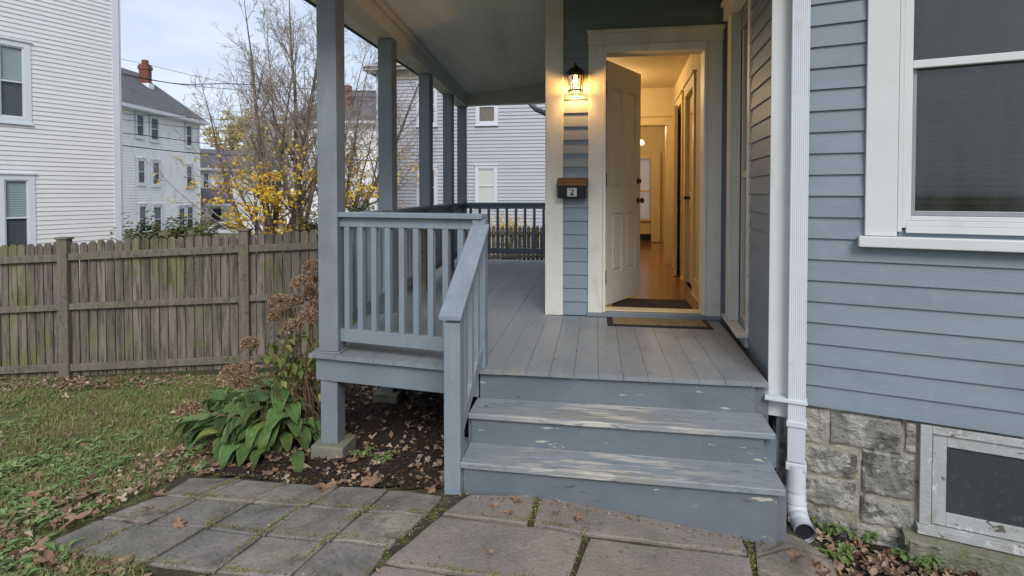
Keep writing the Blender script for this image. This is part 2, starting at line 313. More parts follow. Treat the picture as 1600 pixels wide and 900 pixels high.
# ------------------------------------------------------------------ the ground
def sheet(name,xs,ys,h,mat,inside=None,rough=0,label=None):
    mb=MB(); nx=len(xs)
    for y in ys:
        for x in xs:
            mb.v.append((x,y,G(x,y)+h+rough*mnoise.noise(Vector((x*6,y*6,0)))+rough*.6*mnoise.noise(Vector((x*19,y*19,3)))))
    for j in range(len(ys)-1):
        for i in range(nx-1):
            if inside is None or inside((xs[i]+xs[i+1])/2,(ys[j]+ys[j+1])/2):
                a=j*nx+i; mb.f.append((a,a+1,a+nx+1,a+nx))
    o=mb.build(name,mat,smooth=True); o['kind']='structure'; return o
def axis(lo,hi,st,far):
    a=[]; v=lo
    while v<hi+1e-6: a.append(v); v+=st
    pre=[lo-d for d in far][::-1]; post=[hi+d for d in far]
    return pre+a+post
far=[1,3,7,15,30,60,120,250,500]
sheet('lawn',axis(-8,4,.12,far),axis(-2,9,.12,far),-.012,m_lawn,rough=.008)
def in_patio(x,y):
    # the paved area
    return y<3.15 and x>-3.6-.0*y and (y<1.2 or True) and not (x<-.9 and y>2.95+.0*x)
def frange(a,b,s):
    r=[];v=a
    while v<b: r.append(v);v+=s
    return r
def in_mulch(x,y):
    wob=.12*mnoise.noise(Vector((x*2.3,y*2.3,5)))
    left=-2.45-.35*sm(3.2,5.5,y)
    return x>left+wob and x<.95 and y>2.76+wob*.5+.28*sm(-.9,-2.4,x)-.1 and y<8.6
# paving stones
def c5(x,y): return (x/2.581,720+y/2.581)
def c6(x,y): return (580+x/2.222,720+y/2.222)
n5={ '00':(165,335),'01':(316,380),'02':(583,412),'03':(862,447),'04':(1158,472),'05':(1460,505),
 'a0':(405,230),'a1':(587,254),'a2':(832,268),'a3':(1065,298),'a4':(1325,325),'a5':(1567,352),
 'b0':(640,138),'b1':(800,150),'b2':(1012,165),'b3':(1235,182),'b4':(1465,205),'b5':(1712,226),
 'c0':(770,62),'c1':(985,70),'c2':(1180,87),'c3':(1375,98),'c4':(1570,112),'c5':(1790,140),
 'z2':(340,620),'z3':(610,650),'z4':(905,690),'z5':(1210,720),'z1':(60,580)}
quads=[]
for r0,r1 in (('0','a'),('a','b'),('b','c')):
    for k in range(5):
        quads.append([c5(*n5[r0+str(k)]),c5(*n5[r0+str(k+1)]),c5(*n5[r1+str(k+1)]),c5(*n5[r1+str(k)])])
for k in (3,4): quads.append([c5(*n5['z'+str(k)]),c5(*n5['z'+str(k+1)]),c5(*n5['0'+str(k+1)]),c5(*n5['0'+str(k)])])
slabs=[[(335,112),(580,118),(551,222),(238,184)],[(583,118),(1245,185),(1320,322),(752,257),(554,224)],
 [(232,190),(738,260),(664,470),(655,440),(338,397),(60,352)],
 [(750,261),(1320,330),(1350,500),(682,500),(702,402)],
 [(28,356),(335,401),(654,445),(600,600),(-150,520)]]
slabs[2]=[(236,187),(742,258),(694,402),(660,440),(338,397),(34,352)]
small=[[(1328,258),(1500,272),(1590,330),(1335,330)],[(1330,334),(1600,338),(1660,500),(1362,500)]]
def stone(mb,pts,gap=.006,dz=0):
    P=[atG(*p,h=.02) for p in pts]
    c=sum(P,Vector())/len(P)
    Q=[]
    n=len(P)
    for i in range(n):      # subdivided edges, slightly wavering, corners softened
        a,b=P[i],P[(i+1)%n]; L_=(b-a).length; k=max(3,int(L_/.06))
        for j in range(k):
            t=(j+.12 if j==0 else j)/k; q=a.lerp(b,t); w=.006*mnoise.noise(q*9)
            d=(c-q); d.z=0; Q.append(q+d.normalized()*(gap*.6+w*.6+.003*random.random()))
        # corner cut
    tilt=(random.uniform(-.006,.006),random.uniform(-.006,.006))
    T=[Vector((q.x,q.y,G(q.x,q.y)+.02+dz+tilt[0]*(q.x-c.x)+tilt[1]*(q.y-c.y))) for q in Q]
    i=len(mb.v); k=len(T); cc_=Vector((c.x,c.y,G(c.x,c.y)+.02+dz)); D_=Vector((0,0,.045))
    I=[t.lerp(cc_,.07) for t in T]; I=[Vector((q.x,q.y,q.z+.0005)) for q in I]
    mb.v+=[tuple(t-D_) for t in T]+[tuple(t-Vector((0,0,.004))) for t in T]+[tuple(q) for q in I]+[tuple(cc_)]
    for j in range(k):
        m=(j+1)%k; mb.f+=[(i+j,i+m,i+k+m,i+k+j),(i+k+j,i+k+m,i+2*k+m,i+2*k+j),(i+2*k+j,i+2*k+m,i+3*k)]
mb=MB()
for q in quads: stone(mb,q,.009,random.uniform(-.004,.004))
for q in small: stone(mb,[c6(*p) for p in q],.006)
o=mb.build('patio_paving',m_slab); o['kind']='structure'
mb=MB()
for q in slabs: stone(mb,[c6(*p) for p in q],.016)
o=mb.build('path_slabs',m_slab2); o['kind']='structure'
pp=[atG(*p) for p in [c5(150,330),c5(316,392),c5(583,425),c5(600,640),c6(700,640),c6(1660,500),c6(1600,300),c6(1500,255),c6(1400,225),c6(1250,150),c6(330,100),c5(1790,125),c5(770,45),c5(400,215)]]
xs=[p.x for p in pp]; ys=[p.y for p in pp]
def inpoly(x,y):
    r=False;n=len(pp)
    for i in range(n):
        a,b=pp[i],pp[(i+1)%n]
        if (a.y>y)!=(b.y>y) and x<(b.x-a.x)*(y-a.y)/(b.y-a.y)+a.x: r=not r
    return r
sheet('paving_bed',frange(min(xs),max(xs),.04),frange(min(ys),max(ys)+.05,.04),.004,m_bed,inpoly,rough=.006)

sheet('mulch_bed',frange(-3.2,1.0,.05),frange(2.5,8.7,.05),.012,m_mulch,lambda x,y: in_mulch(x,y) and (y>2.86 and x>-.75 or not inpoly(x,y)),rough=.018)
sheet('soil_bed',frange(.9,3.4,.05),frange(1.9,3.6,.05),.006,m_mulch,lambda x,y: not inpoly(x,y) and x>1.0+.08*mnoise.noise(Vector((x*4,y*4,1))) and y>2.62-.25*(x-1)+.06*mnoise.noise(Vector((x*5,y*3,1))) and y<3.5,rough=.018)

# ------------------------------------------------------------------ siding
def siding(mb,fr,u0,u1,z0,z1,ex,holes=(),tb=.017,tt=.004,joints=0):
    z=z0
    while z<z1-.01:
        zt=min(z+ex,z1)
        cuts=[z,zt]
        for h in holes:
            for q in (h[2],h[3]):
                if z<q<zt: cuts.append(q)
        cuts=sorted(cuts)
        for a,b in zip(cuts[:-1],cuts[1:]):
            if b-a<.001: continue
            segs=[(u0,u1)]
            for h in holes:
                if h[2]<(a+b)/2<h[3]:
                    ns=[]
                    for s,e in segs:
                        if h[1]<=s or h[0]>=e: ns.append((s,e))
                        else:
                            if h[0]>s: ns.append((s,h[0]))
                            if h[1]<e: ns.append((h[1],e))
                    segs=ns
            ta=tb+(tt-tb)*(a-z)/ex; t2=tb+(tt-tb)*(b-z)/ex; w=random.uniform(-.0012,.0012)
            if joints and len(cuts)==2:
                n2=[]
                for s,e in segs:
                    if e-s>.5 and random.random()<joints:
                        q=random.uniform(s+.15,e-.15); n2+=[(s,q-.0008),(q+.0008,e)]
                    else: n2.append((s,e))
                segs=n2
            for s,e in segs:
                w=random.uniform(-.0012,.0012)
                mb.hexa([fr.p(s,0,a),fr.p(e,0,a),fr.p(e,ta+w,a+w),fr.p(s,ta,a),fr.p(s,0,b+.0),fr.p(e,0,b),fr.p(e,t2,b),fr.p(s,t2,b)])
        z+=ex
    return mb
def wallslab(mb,fr,u0,u1,z0,z1,holes,n0,n1):
    us=sorted(set([u0,u1]+[h[0] for h in holes]+[h[1] for h in holes])); us=[u for u in us if u0<=u<=u1]
    for a,b in zip(us[:-1],us[1:]):
        segs=[(z0,z1)]
        for h in holes:
            if h[0]<(a+b)/2<h[1]:
                ns=[]
                for s,e in segs:
                    if h[3]<=s or h[2]>=e: ns.append((s,e))
                    else:
                        if h[2]>s: ns.append((s,h[2]))
                        if h[3]<e: ns.append((h[3],e))
                segs=ns
        for s,e in segs: mb.box(a,b,n0,n1,s,e,fr)
    return mb

# ------------------------------------------------------------------ the house
HD=.54
house=empty('blue_house',(0,4.8,0),'blue grey clapboard house with white trim, open front door and stone foundation','house')
DW=Fr((0,4.8),(1,0)); RW=Fr((1.03,3.315),(.114,1.615),flip=True); WW=Fr((1.03,3.315),(math.cos(R(-17.4)),math.sin(R(-17.4))))
# n of each frame must face outdoors
if DW.n.y>0: DW.n=-DW.n
if RW.n.x>0: RW.n=-RW.n
if WW.n.y>0: WW.n=-WW.n
TOP=3.9
door_hole=(.085,.885,HD,2.785)
mb=siding(MB(),DW,-.30,1.14,HD+.005,TOP,.1165,[(.0,.97,HD,2.87)]); wallslab(mb,DW,-.43,1.14,HD-.3,TOP,[(.055,.915,HD-.3,2.82)],-.14,-.001)
mb.build('front_wall_siding',m_blue,house)
side_hole=(.84,1.22,.64,2.86)
mb=siding(MB(),RW,.06,1.50,.43,TOP,.1165,[(.80,1.26,.60,2.95)],joints=.3); wallslab(mb,RW,-.0,1.5,.0,TOP,[side_hole],-.12,-.001); mb.build('return_wall_siding',m_blue,house)
rwin=(.58,1.42,1.41,3.3); bwin=(.69,1.50,-.11,.41)
mb=siding(MB(),WW,.12,3.2,.421,TOP,.1165,[(.50,1.5,1.36,3.4)],joints=.5); wallslab(mb,WW,0,3.2,.43,TOP,[rwin],-.12,-.001)
mb.build('right_wall_siding',m_blue,house)
# corner boards
MB().box(-.43,-.275,-.10,.030,HD-.0,TOP,DW).build('corner_board',m_cream,house,bevel=.004)
MB().box(-.045,.135,.0,.032,.335,TOP,WW).build('corner_board',m_white,house,bevel=.004)
MB().box(-.045,-.012,-.11,-.001,.345,TOP,WW).build('corner_board',m_white,house,bevel=.004)
# door casing: sides, head, crown
cs=MB(); cs.box(-.06,.062,0,.032,HD+.03,2.86,DW); cs.box(.915,1.035,0,.032,HD+.03,2.86,DW); cs.box(-.065,1.04,0,.036,2.861,2.955,DW); cs.box(-.075,1.05,0,.055,2.956,2.985,DW)
cs.box(.063,.088,-.13,.040,HD+.04,2.79,DW); cs.box(.889,.914,-.13,.040,HD+.04,2.79,DW); cs.box(.063,.914,-.13,.040,2.791,2.86,DW)
cs.build('door_casing',m_cream,house,bevel=.003)
MB().box(-.07,1.04,-.0,.045,HD+.002,HD+.036,DW).box(.088,.889,-.139,.046,HD+.001,HD+.045,DW).build('threshold',m_porch,house,bevel=.004)
MB().box(.089,.888,-.138,.0,HD+.046,HD+.055,DW).build('threshold_strip',m_htrim,house,bevel=.002)
# front door leaf, hinged on the left and swung inwards
th=R(62); DL=Fr((.098,4.93),(math.cos(th),math.sin(th))); DN=DL.n
if DN.x<0: DL.n=-DL.n
leaf=MB(); Ld=.73; zb=.605; zt=2.77
def panelled(mb,fr,u0,u1,z0,z1,t,rows,cols,side=1,st=.11,mid=.09):
    # a frame-and-panel leaf: stiles, rails and recessed raised panels
    zs=rows; mb.box(u0,u0+st,-t,0,z0,z1,fr); mb.box(u1-st,u1,-t,0,z0,z1,fr)
    prev=z0
    for a,b in zs+[(z1,z1)]:
        mb.box(u0+st,u1-st,-t,0,prev,a,fr); prev=b
    w=(u1-u0-2*st-mid*(cols-1))/cols
    for a,b in zs:
        for c in range(cols):
            x0=u0+st+c*(w+mid); x1=x0+w
            if c<cols-1: mb.box(x1,x1+mid,-t,0,a,b,fr)
            mb.box(x0,x1,-t+.012,-.012,a,b,fr)
            # moulding: sloped raised field
            i0=len(mb.v)
            for (q,d) in ((0.012,-.012),(.034,-.003)):
                for (uu,zz) in ((x0+q,a+q),(x1-q,a+q),(x1-q,b-q),(x0+q,b-q)): mb.v.append(tuple(fr.p(uu,d+.0005,zz)))
            mb.f+=[(i0,i0+1,i0+5,i0+4),(i0+1,i0+2,i0+6,i0+5),(i0+2,i0+3,i0+7,i0+6),(i0+3,i0,i0+4,i0+7),(i0+4,i0+5,i0+6,i0+7)]
    return mb
panelled(leaf,DL,0,Ld,zb,zt,.044,[(.605+.28,1.42),(1.66,2.55)],2)
door=leaf.build('front_door',m_door,house,label='cream white four panel door standing open inwards')
def knob(mb,c,ax,r=.028,l=.06):
    c=Vector(c);ax=Vector(ax).normalized()
    mb.tube([c,c+ax*.006],[.03,.03],16); mb.tube([c+ax*.006,c+ax*.03],[.011,.011],12)
    pr=[(0,.012),(.008,.024),(.018,r),(.03,r*.9),(.036,.012)]
    mb.tube([c+ax*(.028+a) for a,b in pr],[b for a,b in pr],16)
kb=MB(); knob(kb,DL.p(Ld-.06,0,1.53),DL.n); knob(kb,DL.p(Ld-.06,-.044,1.53),-DL.n); kb.build('door_knob',m_black,door,smooth=True)
kb=MB(); c=DL.p(Ld-.06,0,1.72); kb.tube([c,c+DL.n*.012],[.028,.026],16); kb.tube([c+DL.n*.012,c+DL.n*.03],[.008,.008],8); kb.bar(c+DL.n*.03-Vector((0,0,.02)),c+DL.n*.03+Vector((0,0,.02)),.008,.01,up=DL.n); kb.build('deadbolt',m_black,door,smooth=False)
for z in (.86,1.72,2.52):
    MB().box(.0895,.096,-.125,-.02,z-.055,z+.055,DW).box(.096,.101,-.132,-.108,z-.055,z+.055,DW).build('hinge',m_hinge,house)

# ------------------------------------------------------------------ hallway
FZ=HD+.03
YB=8.2; YE=11.9
def hx(Y): return .965+.045*(Y-4.95)
HR=Fr((.965,4.95),(.045*3.25,3.25)); HR.n=Vector((-HR.n.x,-HR.n.y,0)) if HR.n.x>0 else HR.n
hw=MB(); L1=math.hypot(.146,3.25)
d1=(.95,1.62,FZ,2.70); d2=(2.05,2.62,FZ,2.70)
wallslab(hw,HR,-.02,L1,FZ-.1,3.2,[d1,d2],-.1,0)
hw.box(.915,1.06,-.16,-.139,FZ-.1,3.2,DW)        # return beside the jamb
hw.box(-.41,.06,-.16,-.141,FZ-.1,3.2,DW); hw.box(.06,.915,-.16,-.141,2.80,3.2,DW)
hw.box(-.42,-.34,4.942,YE,FZ-.1,3.2)              # left wall
xo1=atY(1042,300,YB).x
hw.box(-.34,.25,YB,YB+.12,FZ-.1,3.2); hw.box(xo1,1.3,YB,YB+.12,FZ-.1,3.2); hw.box(.25,xo1,YB,YB+.12,2.58,3.2)
xr=atY(1036,300,YE).x
hw.box(xr+.12,xr+.22,YB+.12,YE+.1,FZ-.1,3.2)
fw0,fw1=atY(994,300,YE).x,atY(1016,300,YE).x; fwz0,fwz1=atY(1000,342,YE).z,atY(1000,248,YE).z
hw.box(-.34,fw0,YE,YE+.12,FZ-.1,3.2); hw.box(fw1,xr+.22,YE,YE+.12,FZ-.1,3.2); hw.box(fw0,fw1,YE,YE+.12,FZ-.1,fwz0); hw.box(fw0,fw1,YE,YE+.12,fwz1,3.2)
hw.build('hallway_wall',m_wall,house)
MB().box(-.42,2.2,4.942,YE+.1,3.12,3.2).build('hallway_ceiling',m_wall,house)
fl=MB(); x=-.41
while x<2.1: fl.box(x,x+.0795,4.942,YE,FZ-.05,FZ); x+=.08
fl.build('hallway_floor',m_hfloor,house)
tr=MB()
def casing(mb,fr,h,w=.10,t=.02,head=.12,cap=True):
    mb.box(h[0]-w,h[0],0,t,h[2],h[3],fr); mb.box(h[1],h[1]+w,0,t,h[2],h[3],fr); mb.box(h[0]-w-.005,h[1]+w+.005,0,t+.003,h[3]+.001,h[3]+head,fr)
    if cap: mb.box(h[0]-w-.02,h[1]+w+.02,0,t+.02,h[3]+head+.001,h[3]+head+.025,fr)
casing(tr,HR,d1); casing(tr,HR,d2)
BW=Fr((0,YB),(1,0)); 
if BW.n.y>0: BW.n=-BW.n
casing(tr,BW,(.25,xo1,FZ,2.58),.11,.02,.12)
tr.box(xo1-.015,xo1-.001,YB-.005,YB+.13,FZ,2.58)
for a,b in ((0,.845),(1.725,1.94),(2.725,L1-.12)): tr.box(a,b,0,.016,FZ+.001,FZ+.17,HR); tr.box(a,b,.0165,.028,FZ+.001,FZ+.02,HR)
tr.box(xr+.1,xr+.119,YB+.13,YE,FZ+.001,FZ+.17)
tr.build('interior_trim',m_htrim,house,bevel=.002)
# closed door (near) and ajar door (farther) in the right-hand wall
dm=MB(); D1=Fr(tuple(HR.p(d1[0],-.03,0))[:2],HR.d); D1.n=HR.n; panelled(dm,D1,0,.67,FZ+.01,2.69,.04,[(.9,1.42),(1.62,2.5)],2)
idr=dm.build('interior_door',m_htrim,house); kb=MB(); knob(kb,D1.p(.60,0,1.55),HR.n,.024); kb.build('door_knob',m_black,idr,smooth=True)
an=R(8); hp=HR.p(d2[1],-.02,0); dd=(-HR.d)*math.cos(an)+HR.n*math.sin(an); D2=Fr((hp.x,hp.y),(dd.x,dd.y))
if D2.n.y>0: D2.n=-D2.n
dm=MB(); panelled(dm,D2,0,.555,FZ+.01,2.68,.04,[(.9,1.42),(1.62,2.5)],2,st=.09,mid=.07)
idr=dm.build('interior_door',m_htrim,house); kb=MB(); knob(kb,D2.p(.51,0,1.5),D2.n,.024); kb.build('door_knob',m_black,idr,smooth=True)
# rooms behind those doors are closed in
MB().box(.0,L1,-.9,-.101,FZ-.1,FZ,HR).box(.0,L1,-.95,-.9,FZ,3.2,HR).box(-.05,0,-.95,-.1,FZ,3.2,HR).box(L1,L1+.05,-.95,-.1,FZ,3.2,HR).build('side_room_wall',m_wall,house)
# farther door open against the end wall, and end window
fd=MB(); xa=atY(1017,300,YE).x; xb=atY(1031,300,YE).x
MB().box(xa,xb,YE-.10,YE-.04,FZ+.01,atY(1000,238,YE-.1).z).build('interior_door',m_htrim,house,bevel=.003,label='door folded back beside the far window')
wf=MB(); WE=Fr((0,YE),(1,0)); WE.n=Vector((0,-1,0))
wf.box(fw0-.08,fw0,0,.02,fwz0,fwz1,WE).box(fw1,fw1+.08,0,.02,fwz0,fwz1,WE).box(fw0-.09,fw1+.09,0,.024,fwz1+.001,fwz1+.12,WE).box(fw0-.1,fw1+.1,0,.05,fwz0-.04,fwz0-.001,WE)
wm=(fwz0+fwz1)/2-.05; wf.box(fw0,fw1,-.05,-.02,wm-.02,wm+.02,WE)
ew=wf.build('hallway_window',m_htrim,house,bevel=.002)
MB().box(fw0,fw1,-.10,-.09,fwz0,fwz1,WE).build('window_pane',m_glass,ew)
m_bright_sheet=M('bright_white_sheet','#ffffff',.8,.0,3,X_,0,transl=1); MB().box(fw0,fw1,-.065,-.063,fwz0,fwz1,WE).build('bright_window_sheet',m_bright_sheet,ew)  # translucent sheet added so the end window reads as blown-out daylight
MB().box(fw0-.02,fw1+.02,.0,.09,FZ+.05,FZ+.17,WE).build('baseboard_heater',m_dark,house)
# hall lamps
def pt(loc,e,r,c):
    d=bpy.data.lights.new('lamp_glow','POINT'); d.energy=e; d.shadow_soft_size=r; d.color=c
    o=bpy.data.objects.new('lamp_glow',d); C.objects.link(o); o.location=loc; return o
hl=empty('ceiling_lamp',(.08,7.3,3.12),'warm glowing ceiling lamp in the front hallway','lamp')
MB().lathe((.08,7.3,3.12),[(.0,-.001),(.11,-.001),(.11,-.02),(.0,-.021)]).build('lamp_base',m_bronze,hl,smooth=True)
MB().lathe((.08,7.3,3.12),[(.10,-.021),(.10,-.05),(.07,-.075),(.001,-.085)]).build('lamp_shade',m_sconce,hl,smooth=True)
g=pt((.08,7.3,2.95),23,.1,(1,.73,.42)); g.parent=hl; g.location=(0,0,-.17)
sp=atY(1002,224,10.6)
h2=empty('hall_lamp',(sp.x-.12,10.6,3.12),'small lit pendant lamp at the far end of the hallway','lamp')
mb=MB().lathe((sp.x-.12,10.6,3.12),[(.0,-.001),(.07,-.001),(.07,-.02),(.0,-.021)]); zz=sp.z
mb.tube([(sp.x-.12,10.6,3.1),(sp.x-.12,10.6,zz+.08)],.008,8); mb.tube([(sp.x-.12,10.6,zz+.08),(sp.x,10.6,zz+.06)],.008,8)
mb.build('lamp_arm',m_bronze,h2)
MB().lathe((sp.x,10.6,zz),[(.02,.06),(.045,.03),(.05,-.02),(.001,-.03)],14).build('lamp_shade',m_sconce,h2,smooth=True)
g=pt((sp.x-.2,10.4,2.7),22,.1,(1,.72,.40)); g.parent=h2; g.location=Vector((sp.x-.25,10.3,2.75))-Vector((sp.x-.12,10.6,3.12))

# ------------------------------------------------------------------ side window in the return wall
sw=MB(); sw.box(1.20,1.36,0,.075,.60,3.0,RW); sw.box(.745,.83,0,.022,.60,3.0,RW); sw.box(.72,1.42,0,.10,3.001,3.12,RW); sw.box(.70,1.44,0,.12,3.121,3.15,RW)
swo=sw.build('side_window',m_cream,house,bevel=.003)
MB().box(.75,1.50,0,.09,.575,.599,RW).box(.77,1.48,0,.03,.50,.574,RW).build('window_sill',m_cream,swo,bevel=.003)
MB().box(.84,.88,-.05,-.01,.60,2.9,RW).box(1.16,1.20,-.05,-.01,.60,2.9,RW).box(.88,1.16,-.05,-.01,1.72,1.77,RW).box(.88,1.16,-.05,-.01,.60,.67,RW).build('sash',m_door,swo,bevel=.002)
MB().box(.88,1.16,-.045,-.035,.67,2.88,RW).build('pane',m_dglass,swo)
MB().box(.80,1.26,-.5,-.45,.5,3,RW).build('curtain',m_blind,swo)
# ------------------------------------------------------------------ big window in the right-hand wall
u0,u1,z0,z1=.592,1.42,1.457,3.3
w=MB(); w.box(.412,.553,0,.036,1.376,3.36,WW); w.box(1.46,1.60,0,.036,1.376,3.36,WW); w.box(.40,1.61,0,.04,3.361,3.50,WW)
bwn=w.build('double_hung_window',m_white,house,bevel=.004)
MB().box(.555,.575,-.11,.028,1.40,3.36,WW).box(.576,.594,-.11,.016,1.42,3.36,WW).box(1.42,1.459,-.11,.02,1.40,3.36,WW).box(.594,1.42,-.11,.022,1.395,1.43,WW).box(.594,1.42,-.10,.010,1.4305,1.458,WW).build('window_frame',m_white,bwn,bevel=.003)
MB().box(.382,1.63,0,.075,1.318,1.374,WW).build('window_sill',m_white,bwn,bevel=.005)
MB().box(.595,.618,-.03,-.002,1.459,3.3,WW).box(.618,1.40,-.03,-.002,2.245,2.285,WW).box(.618,1.40,-.034,-.004,1.459,1.482,WW).build('storm_sash',m_white,bwn,bevel=.003)
MB().box(.619,.640,-.05,-.032,1.483,2.245,WW).box(.640,1.40,-.05,-.032,1.483,1.508,WW).build('screen_frame',M('grey_aluminium','#8b8e90',.45,.05,5,X_,0,metal=.3),bwn,bevel=.002)
MB().box(.618,1.40,-.052,-.048,1.49,2.24,WW).box(.618,1.40,-.022,-.018,2.285,3.3,WW).build('pane',m_streaked,bwn)
bl=MB(); z=1.47; bq=WW.p
while z<3.3:
    w_=random.uniform(-.002,.002)
    bl.hexa([bq(.60,-.18,z+.0),bq(1.45,-.18,z+w_),bq(1.45,-.15,z+.022+w_),bq(.60,-.15,z+.022),bq(.60,-.18,z+.0015),bq(1.45,-.18,z+.0015+w_),bq(1.45,-.15,z+.0235+w_),bq(.60,-.15,z+.0235)]); z+=.034
bl.build('blind',m_blind,bwn)
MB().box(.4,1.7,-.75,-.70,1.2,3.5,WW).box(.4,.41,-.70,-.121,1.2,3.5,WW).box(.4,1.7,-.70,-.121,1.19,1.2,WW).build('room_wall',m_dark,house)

# ------------------------------------------------------------------ foundation
random.seed(3)
fd=MB(); fd.box(0,3.2,-.35,-.017,-.6,.418,WW); fd.box(0,1.5,-.35,-.017,-.6,.30,RW)
fd.build('foundation_mortar',m_mortar,house)
def roughstone(mb,fr,u0,u1,z0,z1,n0=-.03,n1=-.004):
    nu=max(4,int((u1-u0)/.010)); nz_=max(4,int((z1-z0)/.010)); i0=len(mb.v); sd_=random.random()*50
    for j in range(nz_+1):
        for i in range(nu+1):
            fu=i/nu; fz=j/nz_; e=min(fu*(u1-u0),(1-fu)*(u1-u0),fz*(z1-z0),(1-fz)*(z1-z0)); k=min(1,e/.014); k=math.sqrt(k)
            u=u0+fu*(u1-u0); z=z0+fz*(z1-z0); q=Vector((u*7+sd_,z*7,0))
            u+=.010*mnoise.noise(q*1.3)*(1 if e<.01 else .3); z+=.016*mnoise.noise(q*1.1+Vector((9,9,9)))*(1 if e<.01 else .3)
            d=n0+(n1-n0)*k+.010*k*mnoise.noise(q)+.008*k*mnoise.noise(q*3.7)+.006*k*abs(mnoise.noise(q*8))+.003*mnoise.noise(q*16)
            mb.v.append(tuple(fr.p(u,d,z)))
    for j in range(nz_):
        for i in range(nu):
            a=i0+j*(nu+1)+i; mb.f.append((a,a+1,a+nu+2,a+nu+1))
sb=MB()
for r in [(.03,.245,.195,.41),(.262,.60,.215,.405),(.605,.665,.235,.405),(.03,.40,.03,.185),(.415,.66,-.02,.225),(.03,.40,-.145,.022),(.41,.66,-.19,-.032),(.03,.30,-.36,-.155),(.31,.60,-.38,-.20),(.61,.66,-.3,-.2),
          (1.56,2.1,.2,.405),(2.12,2.9,.19,.405),(1.56,1.9,0,.19),(1.92,2.5,-.02,.18),(1.56,2.3,-.35,-.02),(.66,1.1,-.45,-.265),(1.12,1.6,-.46,-.27)]:
    roughstone(sb,WW,*r)
sb.build('foundation_stone',m_stone,house,smooth=False)
sb=MB()
for r in [(.01,.16,.14,.29),(.01,.2,-.1,.13),(.01,.22,-.35,-.11),(.17,.5,.14,.29),(.21,.5,-.1,.13)]: roughstone(sb,RW,*r)
sb.build('foundation_stone',m_stone,house,smooth=False)
# basement window
bo=MB().box(.672,.722,-.05,.012,-.11,.405,WW).box(1.47,1.52,-.05,.012,-.11,.405,WW).box(.722,1.47,-.05,.012,.365,.405,WW).box(.66,1.54,-.05,.045,-.15,-.111,WW)
bw=bo.build('basement_window',m_worn,house,bevel=.003)
MB().box(.726,.785,-.045,.0,-.105,.362,WW).box(1.42,1.467,-.045,.0,-.105,.362,WW).box(.785,1.42,-.045,.0,.305,.362,WW).box(.785,1.42,-.045,.0,-.105,-.035,WW).build('sash',m_worn,bw,bevel=.003)
MB().box(.785,1.42,-.016,-.010,-.035,.305,WW).build('pane',m_screen,bw)
sl=MB(); roughstone(sl,WW,.60,1.62,-.40,-.155,-.02,.09); K_=WW; sl.hexa([K_.p(.60,-.05,-.2),K_.p(1.62,-.05,-.2),K_.p(1.62,.085,-.2),K_.p(.60,.085,-.2),K_.p(.60,-.05,-.152),K_.p(1.62,-.05,-.152),K_.p(1.62,.085,-.162),K_.p(.60,.085,-.162)])
sl.build('stone_sill',m_conc,bw,smooth=False)

SW=Fr((-.43,4.94),(0,1)); SW.n=Vector((-1,0,0))
mb=siding(MB(),SW,0,7.2,HD-.1,TOP,.1165); mb.box(0,7.2,-.008,-.001,-.6,TOP,SW); mb.build('side_wall_siding',m_blue,house)
# roof over the house and porch (keeps the porch in shade)
rf=MB(); rf.box(-.6,3.6,3.6,12.4,3.91,4.0); rf.build('upper_floor',m_blue,house)

# ------------------------------------------------------------------ porch
porch=empty('porch',(-.7,5,0),'grey painted wooden porch with square posts, balusters and plank deck','porch')
def slant(Y): return -.066*(Y-3.44)     # the outer edge drifts outwards with distance
def fronty(x): return 3.385+(x+1.87)*(3.228-3.385)/(1.18) if x<-.69 else 3.228+ (x+.69)*.006
dk=MB(); x=-2.25; bwid=.142
while x<1.03:
    a=x+.0011; b=min(x+bwid-.0011,1.02)
    # clip by left edge
    def clipY(xx): # farthest Y at which the left edge is still left of xx -> board starts at front
        return 8.68
    y1=8.68 if a<-.42 else 4.755
    pts=[]
    def le(Y): return -1.87+slant(Y)
    if b>le(3.385):
        y0a,y0b=fronty(max(a,-1.87)),fronty(max(b,-1.87))
        if a>=le(3.385): poly=[(a,y0a),(b,y0b),(b,y1),(a,y1)]
        else:
            ya=3.44+(a+1.87)/-.066; poly=[(-1.87,3.385),(b,y0b),(b,y1),(a,y1),(a,min(ya,y1-.01))]
    else:
        ya=3.44+(a+1.87)/-.066; yb=3.44+(b+1.87)/-.066
        if yb<y1-.05: poly=[(b,yb),(b,y1),(max(a,le(y1)),y1),(max(a,le(y1)),min(ya,y1-.01))] 
        else: poly=None
    if poly:
        # keep off the return wall
        P_=[]
        for (px,py) in poly:
            lim=1.03+.0706*(py-3.315)-.02 if py>3.3 else .96
            P_.append((min(px,lim),py))
        dz=random.uniform(-.0012,.0012)
        dk.prism([(px,py,HD-.028+dz) for px,py in P_],(0,0,.028))
    x+=bwid
dk.build('deck',m_deck,porch,bevel=.0015,seg=1)
MB().prism([(-1.87,3.37,HD-.03),(-1.87+slant(8.65),8.65,HD-.03),(-1.84+slant(8.65),8.65,HD-.03),(-1.84,3.37,HD-.03)],(0,0,.027)).build('deck_edge',m_deck,porch,bevel=.003)
